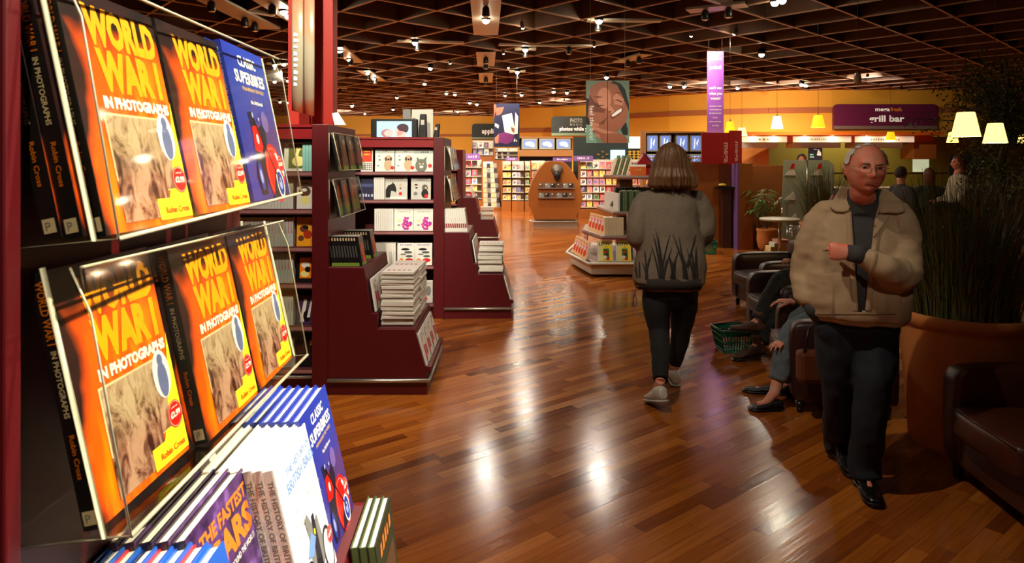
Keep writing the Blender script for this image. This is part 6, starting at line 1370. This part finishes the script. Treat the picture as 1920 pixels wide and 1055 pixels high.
# --- the walking woman -------------------------------------------------------------
def build_woman():
    D = 4.6; t = thing('person', 'woman seen from behind walking away in a grey reed patterned jacket and black leggings', 'person', (1.06, 4.6, 0)); P = px
    H = frame(P(1256, 308, 4.58), R(180 - 4), R(-2)); hk = dict(rx=.074, ry=.094, rz=.114, jaw=.28)
    J = dict(neck=P(1256, 350, 4.58), chest=P(1254, 395, 4.62), pelvis=P(1256, 520, 4.62), shL=P(1208, 372, 4.62), shR=P(1304, 372, 4.62), elL=P(1196, 446, 4.60), elR=P(1318, 438, 4.60), wrL=P(1222, 452, 4.85), wrR=P(1292, 450, 4.85),
             hipL=P(1234, 530, 4.62), hipR=P(1280, 530, 4.62), knL=P(1236, 622, 4.58), knR=P(1277, 620, 4.70), anL=P(1238, 716, 4.28), anR=P(1264, 690, 4.78))
    J['toeL'] = Vector((J['anL'].x - .04, 4.42, .04)); J['toeR'] = Vector((J['anR'].x + .01, 4.95, .03)); J['yaw'] = 0
    J['hL'] = (Vector((.9, .3, .0)), Vector((0, -1, 0)), Vector((0, 0, 1)), .9); J['hR'] = (Vector((-.9, .3, .0)), Vector((0, -1, 0)), Vector((0, 0, 1)), .9)
    body_mesh(t, J, SKIN_W, H, hk, .0065)
    JK = C_('grey_brown_fleece', (124, 110, 94), .95, var=.28, scale=90, bump=.003); DK = C_('dark_band', (44, 38, 34), .95, var=.15, scale=60)
    sx = D / F; X = lambda x: (x - 960) * sx; Z = lambda y: EYE - (y - 300) * sx
    mb = MB(); rows = [(543, 1254, 60, .165), (538, 1254, 64, .18), (525, 1255, 65, .19), (500, 1257, 66, .195), (460, 1257, 63, .185), (420, 1256, 60, .17), (385, 1256, 56, .150), (365, 1256, 46, .12), (352, 1256, 28, .09), (345, 1256, 22, .075)]
    mb.loft([ering((X(c), 4.62, Z(y)), w * sx, d, 0, flat=.9) for y, c, w, d in rows], JK)
    limb(mb, [P(1235, 385, 4.62), P(1212, 378, 4.62), P(1196, 412, 4.58), P(1199, 447, 4.60), P(1210, 455, 4.74), P(1222, 452, 4.84)], [.06, .078, .074, .080, .062, .040], JK)
    limb(mb, [P(1280, 385, 4.62), P(1302, 378, 4.62), P(1318, 408, 4.60), P(1317, 437, 4.60), P(1306, 448, 4.74), P(1292, 450, 4.84)], [.06, .080, .078, .084, .062, .040], JK)
    jo, jb = fuse(mb, 'jacket', JK, .010, 4, t, disp=lambda co, n: folds(.013, (7, 7, 4))(co, n) + (.004 if co.z > Z(528) else -.006))
    y0 = 4.0
    stick(jb, [(x, 533) for x in range(1194, 1317, 5)], .036, DK, 'hem_band', t, .004, y0)
    rd = MB(); rr = random.Random(6)
    for bx, by, n in ((1212, 522, 5), (1240, 522, 8), (1262, 522, 6), (1284, 522, 8), (1304, 520, 6), (1196, 520, 4)):
        for k in range(n):
            L = rr.uniform(30, 108) * (1 if n > 6 else .6); a = rr.uniform(-.22, .22); b0 = bx + rr.uniform(-5, 5); pts = [(b0 + math.tan(a) * L * f * (1 + .4 * f), by - L * f) for f in (0, .25, .5, .75, 1)]
            q = stick(jb, pts, [.006, .0065, .0055, .004, .001], DK, None, t, .003, y0)
            if q: rd.add(q.v, q.f, DK, True)
    rd.build('reed_print', t, world=True)['label'] = 'dark reed shapes across the jacket back'
    MB().tube([P(1192, 540, 4.62), P(1190, 552, 4.62), P(1187, 562, 4.62), P(1187, 572, 4.62), P(1190, 576, 4.62), P(1194, 572, 4.62), P(1194, 562, 4.62), P(1191, 552, 4.62)], .0025, DK, 5).build('drawstring', t, world=True)
    LG = C_('black_leggings', (15, 14, 15), .85)
    mb = MB(); mb.loft([ering(J['pelvis'] + Vector((0, 0, z)), a, b, 0) for z, a, b in ((-.20, .13, .10), (-.12, .185, .145), (-.04, .195, .155), (.06, .18, .14))], LG)
    limb(mb, [J['hipL'], P(1232, 575, 4.60), J['knL'], P(1238, 665, 4.44), J['anL'] + Vector((0, 0, .01))], [.105, .10, .070, .062, .048], LG)
    limb(mb, [J['hipR'], P(1282, 570, 4.64), J['knR'], P(1272, 650, 4.74), J['anR'] + Vector((0, 0, .03))], [.105, .098, .070, .062, .048], LG)
    fuse(mb, 'leggings', LG, .009, 4, t, disp=folds(.005, (12, 12, 8)))
    SN = C_('grey_sneaker', (206, 202, 190), .6, var=.2, scale=40); SO = C_('pale_sole', (196, 192, 178), .6)
    a = J['anL']; shoe(t, (a.x + .012, 4.20, .075), (a.x - .05, 4.42, .006), SN, SO, h=.10); a = J['anR']; shoe(t, (a.x - .005, 4.70, .004), (a.x + .01, 4.95, .01), SN, SO, h=.10)
    HR = C_('auburn_brown_hair', (112, 76, 46), .5, var=.45, scale=40, stretch=(1, 1, .08), bump=.006)
    mb = MB(); rows = [(352, 1258, 38, .08), (347, 1258, 46, .11), (330, 1258, 44, .12), (315, 1258, 39, .115), (300, 1257, 33, .112), (287, 1257, 27, .105), (277, 1256, 20, .085), (270, 1256, 11, .05), (267, 1256, 3, .015)]
    mb.loft([ering((X(c), 4.575 - (.02 if y > 320 else 0), Z(y)), w * sx, d, 0) for y, c, w, d in rows], HR)
    fuse(mb, 'hair', HR, .007, 2, t, disp=lambda co, n: (.010 + .016 * max(0, min(1, (Z(318) - co.z) / .12))) * noise.noise(Vector((math.atan2(co.y - 4.57, co.x - X(1257)) * 8, co.z * 3.0, 0))) + .006 * noise.noise(Vector((math.atan2(co.y - 4.57, co.x - X(1257)) * 26, co.z * 4, 3))))
build_woman()

# --- seated and distant people --------------------------------------------------------
def seated(label, hip, kn, an, toe, headc, hyaw, top, leg, shoem, hairm, skin, hand_on=None, legR=None, shoeh=.085, boot=0, ankle_bare=False, female=False, stand=False, voxel=.012):
    base = Vector((hip[0], hip[1], 0)); t = thing('person', label, 'person', base); hip = Vector(hip); Hc = Vector(headc)
    fw = Vector((math.sin(hyaw), -math.cos(hyaw), 0)); sd = Vector((-fw.y, fw.x, 0))        # sd = person's left
    chest = hip.lerp(Hc, .62); chest.z = Hc.z - .33; neck = Hc - Vector((0, 0, .17)); H = frame(Hc, hyaw); hk = dict(rx=.077, ry=.096, rz=.117, n=40, m=40)
    J = dict(neck=neck, chest=chest, pelvis=hip, yaw=hyaw)
    for s, k in ((1, 'L'), (-1, 'R')):
        K_ = Vector(kn[0 if s == 1 else 1]); A = Vector(an[0 if s == 1 else 1]); T_ = Vector(toe[0 if s == 1 else 1])
        J['sh' + k] = chest + sd * s * .17 + Vector((0, 0, .07)); J['el' + k] = chest + sd * s * .24 + fw * .06 - Vector((0, 0, .20)); J['wr' + k] = (Vector(hand_on[0 if s == 1 else 1]) if hand_on else hip.lerp(K_, .7) + Vector((0, 0, .12)))
        J['hip' + k] = hip + sd * s * .09; J['kn' + k] = K_; J['an' + k] = A; J['toe' + k] = T_; J['h' + k] = ((K_ - hip) if not stand else Vector((0, 0, -1)), Vector((0, 0, -1)) if not stand else -sd * s, -sd * s if not stand else fw, .5)
    body_mesh(t, J, skin, H, hk, voxel if not hand_on else .007)
    mb = MB(); mb.loft([ering(hip.lerp(chest, f), a, b, hyaw) for f, a, b in ((-.05, .18, .13), (.3, .185, .14), (.7, .19, .135), (1.0, .185, .125), (1.25, .13, .09), (1.42, .07, .065))], top)
    for k in 'LR': limb(mb, [chest, J['sh' + k], J['el' + k], J['wr' + k]], [.07, .075, .062, .045], top)
    fuse(mb, 'coat' if not stand else 'shirt', top, .012, 4, t, disp=folds(.008))
    mb = MB(); mb.loft([ering(hip + Vector((0, 0, z)), .18, .13, hyaw) for z in (-.08, .0, .06)], leg)
    for k in 'LR':
        A = J['an' + k]; K_ = J['kn' + k]; limb(mb, [J['hip' + k], K_, K_.lerp(A, .98 if not ankle_bare else .80)], [.10, .078, .062], leg)
    fuse(mb, 'trousers', leg, .010, 4, t, disp=folds(.008, (12, 12, 12)))
    if not stand or True:
        for k in 'LR':
            A = J['an' + k]; T_ = J['toe' + k]; d = (T_ - A); d.z = 0; d.normalize(); z = min(A.z, T_.z) - .035
            shoe(t, Vector((A.x, A.y, max(.004, A.z - .095))) - d * .05, Vector((T_.x, T_.y, max(.004, T_.z - .03))), shoem, BLACKP, h=shoeh, boot=boot)
    mb = MB(); mb.loft(head_rings(H, .077, .096, .117, .26, False, 32, 40, .012), hairm); inv = H.inverted()
    if female: mb.loft([ering(Hc + Vector((0, 0, z)) - fw * .035, a, b, hyaw) for z, a, b in ((-.16, .07, .05), (-.08, .09, .07), (.02, .09, .08))], hairm)
    fuse(mb, 'hair', hairm, .009, 2, t, keep=lambda c, n: ((inv @ c).y > -.045 + .4 * max(0, .06 - (inv @ c).z) and (inv @ c).z > (-.2 if female else -.06)) or (inv @ c).z > .085, disp=lambda co, n: .006 * noise.noise(co * 40))
    if voxel < .01: eyes(t, H, 'brown', -.083)
    return t
DKT = C_('black_trousers', (16, 16, 16), .85); BOOT = C_('brown_boot', (74, 46, 30), .6, var=.2); OLIVE = C_('dark_olive_coat', (40, 38, 26), .85); JEANS = C_('faded_grey_jeans', (92, 102, 108), .85, var=.15, scale=40)
SLATE = C_('slate_coat', (50, 48, 52), .85); HB = C_('dark_brown_hair', (46, 28, 20), .7, var=.3, scale=60, bump=.003); HRD = C_('reddish_hair', (110, 56, 32), .7, var=.3, scale=60, bump=.003); HG = C_('grey_hair', (120, 110, 100), .7, var=.3, scale=60, bump=.003)
LOAF = C_('black_loafer', (22, 20, 24), .35)
seated('seated person in black trousers and brown boots, one leg crossed, behind the green basket', (2.68, 5.80, .50), [px(1474, 560, 5.50), px(1470, 522, 5.62)], [px(1424, 642, 5.34), px(1420, 603, 5.36)], [(1.76, 5.32, .03), (px(1368, 612, 5.34))], (2.86, 5.80, 1.22), R(-90), SLATE, DKT, BOOT, HG, SKIN_W, hand_on=[(2.50, 5.66, .70), (2.50, 5.92, .70)], boot=.07, shoeh=.10)
seated('seated person in faded grey trousers and black loafers with a brown bag', (2.22, 4.52, .50), [px(1492, 618, 4.36), px(1500, 600, 4.62)], [px(1452, 738, 4.27), px(1470, 722, 4.55)], [(1.52, 4.27, .03), (1.60, 4.62, .03)], (2.30, 4.54, 1.18), R(-90), OLIVE, JEANS, LOAF, HB, SKIN_W, hand_on=[px(1478, 640, 4.34), (1.98, 4.72, .60)], ankle_bare=True, shoeh=.06)
bg_ = thing('handbag', 'brown leather bag with straps beside the seated person in grey trousers', 'bag', (1.86, 4.045, .25))
BL = C_('tan_bag_leather', (110, 58, 36), .45, var=.2)
MB().box(-.13, .15, -.04, .05, .0, .20, BL).build('bag_body', bg_, bevel=.03); MB().tube([(-.10, -.03, .19), (-.06, .0, .32), (.0, .05, .345), (.07, .0, .32), (.11, -.03, .19)], .006, BLACKP, 6).build('strap', bg_)
def diner(xp, yp, d, lb, top, hair, female=False, yaw=0):
    c = px(xp, yp, d); z = c.z; hz = z - .72
    fw = Vector((math.sin(yaw), -math.cos(yaw), 0)); hp = Vector((c.x, d, hz)) - fw * .02; k1 = hp + fw * .42; sd = Vector((-fw.y, fw.x, 0))
    seated(lb, hp, [k1 + sd * .1, k1 - sd * .1], [Vector((k1.x, k1.y, .10)) + sd * .1, Vector((k1.x, k1.y, .10)) - sd * .1], [Vector((k1.x, k1.y, .04)) + fw * .13 + sd * .1, Vector((k1.x, k1.y, .04)) + fw * .13 - sd * .1], c, yaw, top, DKT, LOAF, hair, SKIN_M if female else SKIN_W, female=female)
    st = thing('bar_stool', 'stool under the ' + lb, 'stool', (hp.x, hp.y, 0), 0, 'stools of the diners'); hh = hz - .12
    MB().lathe([(.0, hh - .06), (.17, hh - .05), (.18, hh - .02), (.17, hh), (0, hh)], BROWN, 24).build('seat', st); MB().tube([(0, 0, .02), (0, 0, hh - .05)], .025, CHROME, 10).build('pole', st); MB().lathe([(.19, 0), (.18, .015), (.03, .04)], CHROME, 24).build('foot', st)
PALE = C_('pale_shirt', (180, 168, 146), .85)
diner(1690, 326, 11.0, 'dark haired diner just right of the older man, far back', SLATE, HB, False, R(100))
diner(1742, 328, 11.6, 'reddish haired diner seen through the grass top', OLIVE, HRD, True, R(160))
diner(1797, 306, 10.6, 'red haired diner in a pale shirt below the tree', PALE, HRD, True, R(-100))
diner(1862, 326, 11.8, 'brown haired diner farther right below the tree', OLIVE, HB, True, R(150))
seated('standing staff member with dark hair behind the glass display', (px(1503, 0, 13.2).x, 13.2, .92), [(px(1503, 0, 13.2).x + .1, 13.15, .48), (px(1503, 0, 13.2).x - .1, 13.15, .48)], [(px(1503, 0, 13.2).x + .1, 13.2, .10), (px(1503, 0, 13.2).x - .1, 13.2, .10)], [(px(1503, 0, 13.2).x + .11, 13.05, .04), (px(1503, 0, 13.2).x - .11, 13.05, .04)], px(1503, 300, 13.2), R(0), C_('black_staff_shirt', (24, 22, 24), .8), DKT, LOAF, HB, SKIN_W, stand=True, hand_on=[(px(1503, 0, 13.2).x + .27, 13.15, .82), (px(1503, 0, 13.2).x - .27, 13.15, .82)])
# ------------------------------------------------------------------ ceiling spotlights
def spot(loc, aim, power, cone=100, rad=.03, label='', group=None, col=(1, .88, .70), shell=True, size=.03, em=60, vis=True):
    t = thing('spotlight', label, 'spotlight', loc, 0, group)
    d = (Vector(aim) - Vector(loc)).normalized(); q = d.to_track_quat('-Z', 'Y').to_matrix().to_4x4()
    if shell:
        b = MB(); b.lathe([(size * 1.15, .005), (size * 1.3, .03), (size * 1.25, .12), (size * .5, .14)], BLACKP, 14, M=q); b.build('lamp_can', t)
        MB().tube([q @ Vector((0, 0, .12)), (q @ Vector((0, 0, .12))) + Vector((0, 0, 4.93 - loc[2]))], .006, BLACKP, 6).build('stem', t)
    MB().sphere((0, 0, 0), size, mat('bulb_glow', (1, .93, .74), .3, emit=em, ecol=(1, .86, .58)), 6).build('bulb', t)
    if power:
        L = bpy.data.lights.new('beam', 'SPOT'); L.energy = power * LAMP_POWER; L.color = col; L.spot_size = R(cone); L.spot_blend = .7 if cone < 150 else 1.0; L.shadow_soft_size = rad
        o = bpy.data.objects.new('beam', L); COL.objects.link(o); o.parent = t; o.matrix_basis = Matrix.Translation(d * (size + .01)) @ q
    return t
BULBS = [(911,38,7),(1123,39,6),(985,93,6),(778,80,5),(970,135,5),(807,128,4),(796,157,4),(638,97,5),(655,112,4),(689,137,4),(701,147,4),(1038,172,5),(1063,174,4),
 (894,195,8),(660,198,8),(737,205,4),(744,183,4),(837,175,4),(853,177,4),(881,193,4),(947,179,4),(1012,192,4),(978,178,4),(684,213,4),(1428,102,7),
 (1256,162,6),(1283,162,6),(1383,165,5),(1503,158,6),(1511,160,7),(1453,5,6),(1467,1,5),(532,22,6),(540,30,5),(532,120,5),(515,122,4),(515,153,4),(540,151,4),(525,191,4),(540,192,4),(1137,145,6),(858,209,4)]
def region(x):
    return 'over the left bookcases' if x < 620 else 'between the red column and the television' if x < 780 else 'left of the aisle' if x < 900 else 'above the aisle' if x < 1060 else 'near the face banner' if x < 1200 else 'between the face banner and the purple banner' if x < 1340 else 'right of the purple banner'
cnt = {}
for (x, y, s_) in sorted(BULBS, key=lambda b: (region(b[0]), b[1])):
    r_ = region(x); k = cnt.get(r_, 0); cnt[r_] = k + 1
    z = CZ - .05; d = F * (z - EYE) / (300 - y); X = (x - 960) * d / F
    big = s_ >= 7
    pw = 150 + d * 17.0
    if x > 1300 and d < 14.5: pw *= .12
    spot((X, d, z), (X + (.5 if x < 700 else -.2), d + .2, 0), pw, 168, .05, f'lit ceiling spotlight {r_}, {ORD[k]} nearest of them', 'lit ceiling spotlights', size=.040 + .0036 * s_, em=110)
EXTRA = [((1.55, .8, 4.1), (-.46, 1.1, 1.2), 1150, 38), ((1.5, 2.4, 4.1), (-.45, 1.15, 1.0), 900, 34), ((-1.8, 2.6, 4.1), (-1.6, 4.7, 1.0), 340, 55), ((-.5, 4.3, 4.1), (-.9, 7.2, 1.1), 520, 50),
         ((.8, 4.1, 4.1), (-.9, 4.9, .8), 230, 50), ((-.3, 2.4, 4.1), (.0, 3.4, 0), 230, 80), ((-.2, -1.2, 4.1), (-.5, .8, 1.3), 300, 34),
         ((-1.2, 2.3, 4.1), (-1.55, 5.2, 2.4), 900, 40), ((1.25, 7.6, 4.1), (1.35, 9.6, 2.3), 150, 40), ((4.4, 13.2, 4.1), (4.3, 14.0, 3.5), 170, 80), ((.5, -1.2, 4.1), (1.66, 3.2, 1.38), 190, 12), ((.5, 1.6, 4.1), (1.1, 4.6, 1.1), 110, 20),
         ((-.2, 15.6, 4.1), (.0, 18.5, 2.1), 160, 80), ((1.8, 14.6, 4.1), (2.6, 18.2, 1.2), 620, 75), ((3.6, 13.4, 4.1), (3.9, 15.6, 2.0), 200, 80), ((-1.6, 17.2, 4.1), (-1.2, 20.6, 1.1), 560, 80), ((-.1, 18.0, 4.1), (.1, 20.8, 1.1), 420, 70),
         ((-3.0, 34.4, 4.1), (-2.6, 38.5, 3.0), 380, 130), ((-9.0, 34.0, 4.1), (-9.0, 38.5, 3.0), 400, 130), ((10.6, 19.9, 4.1), (11.8, 23.4, 3.0), 330, 95), ((6.4, 21.6, 4.1), (7.4, 25.6, 3.2), 330, 120), ((8.6, 21.6, 4.1), (9.7, 24.7, 3.2), 260, 120), ((.2, 12.6, 4.1), (.9, 16.0, .9), 75, 60), ((1.0, 7.6, 4.1), (1.5, 9.6, .7), 280, 55), ((13.5, 26.4, 4.3), (13.5, 28, 2.0), 300, 130), ((2.2, 28.0, 4.1), (2.6, 31.6, 3.0), 250, 130)]
AIM = ['nearest book holders', 'far end of the nearest holders', 'shelves beside the red column', 'shelves below the television', 'white magazine pile', 'bare floor between the first two bookcases', 'nearest bookcase from behind the camera', 'red column', 'face banner', 'violet banner', 'older man from above the camera', 'walking woman from behind', 'three wide screens', 'long bright magazine rack', 'silver televisions', 'sloping card stand', 'narrow packet racks', 'appliances sign', 'far left ochre wall', 'grill bar sign', 'curved ochre wall', 'wall beside the grill bar sign', 'wooden kiosk', 'tiered display', 'olive kitchen wall', 'curved wall behind the photo sign']
for i, (l, a, p_, c_) in enumerate(EXTRA):  # lamps added to brighten displays, people and walls
    spot(l, a, p_, c_, .03, f'ceiling spotlight aimed at the {AIM[i]}', 'ceiling spotlights aimed at displays', size=.03, em=30)
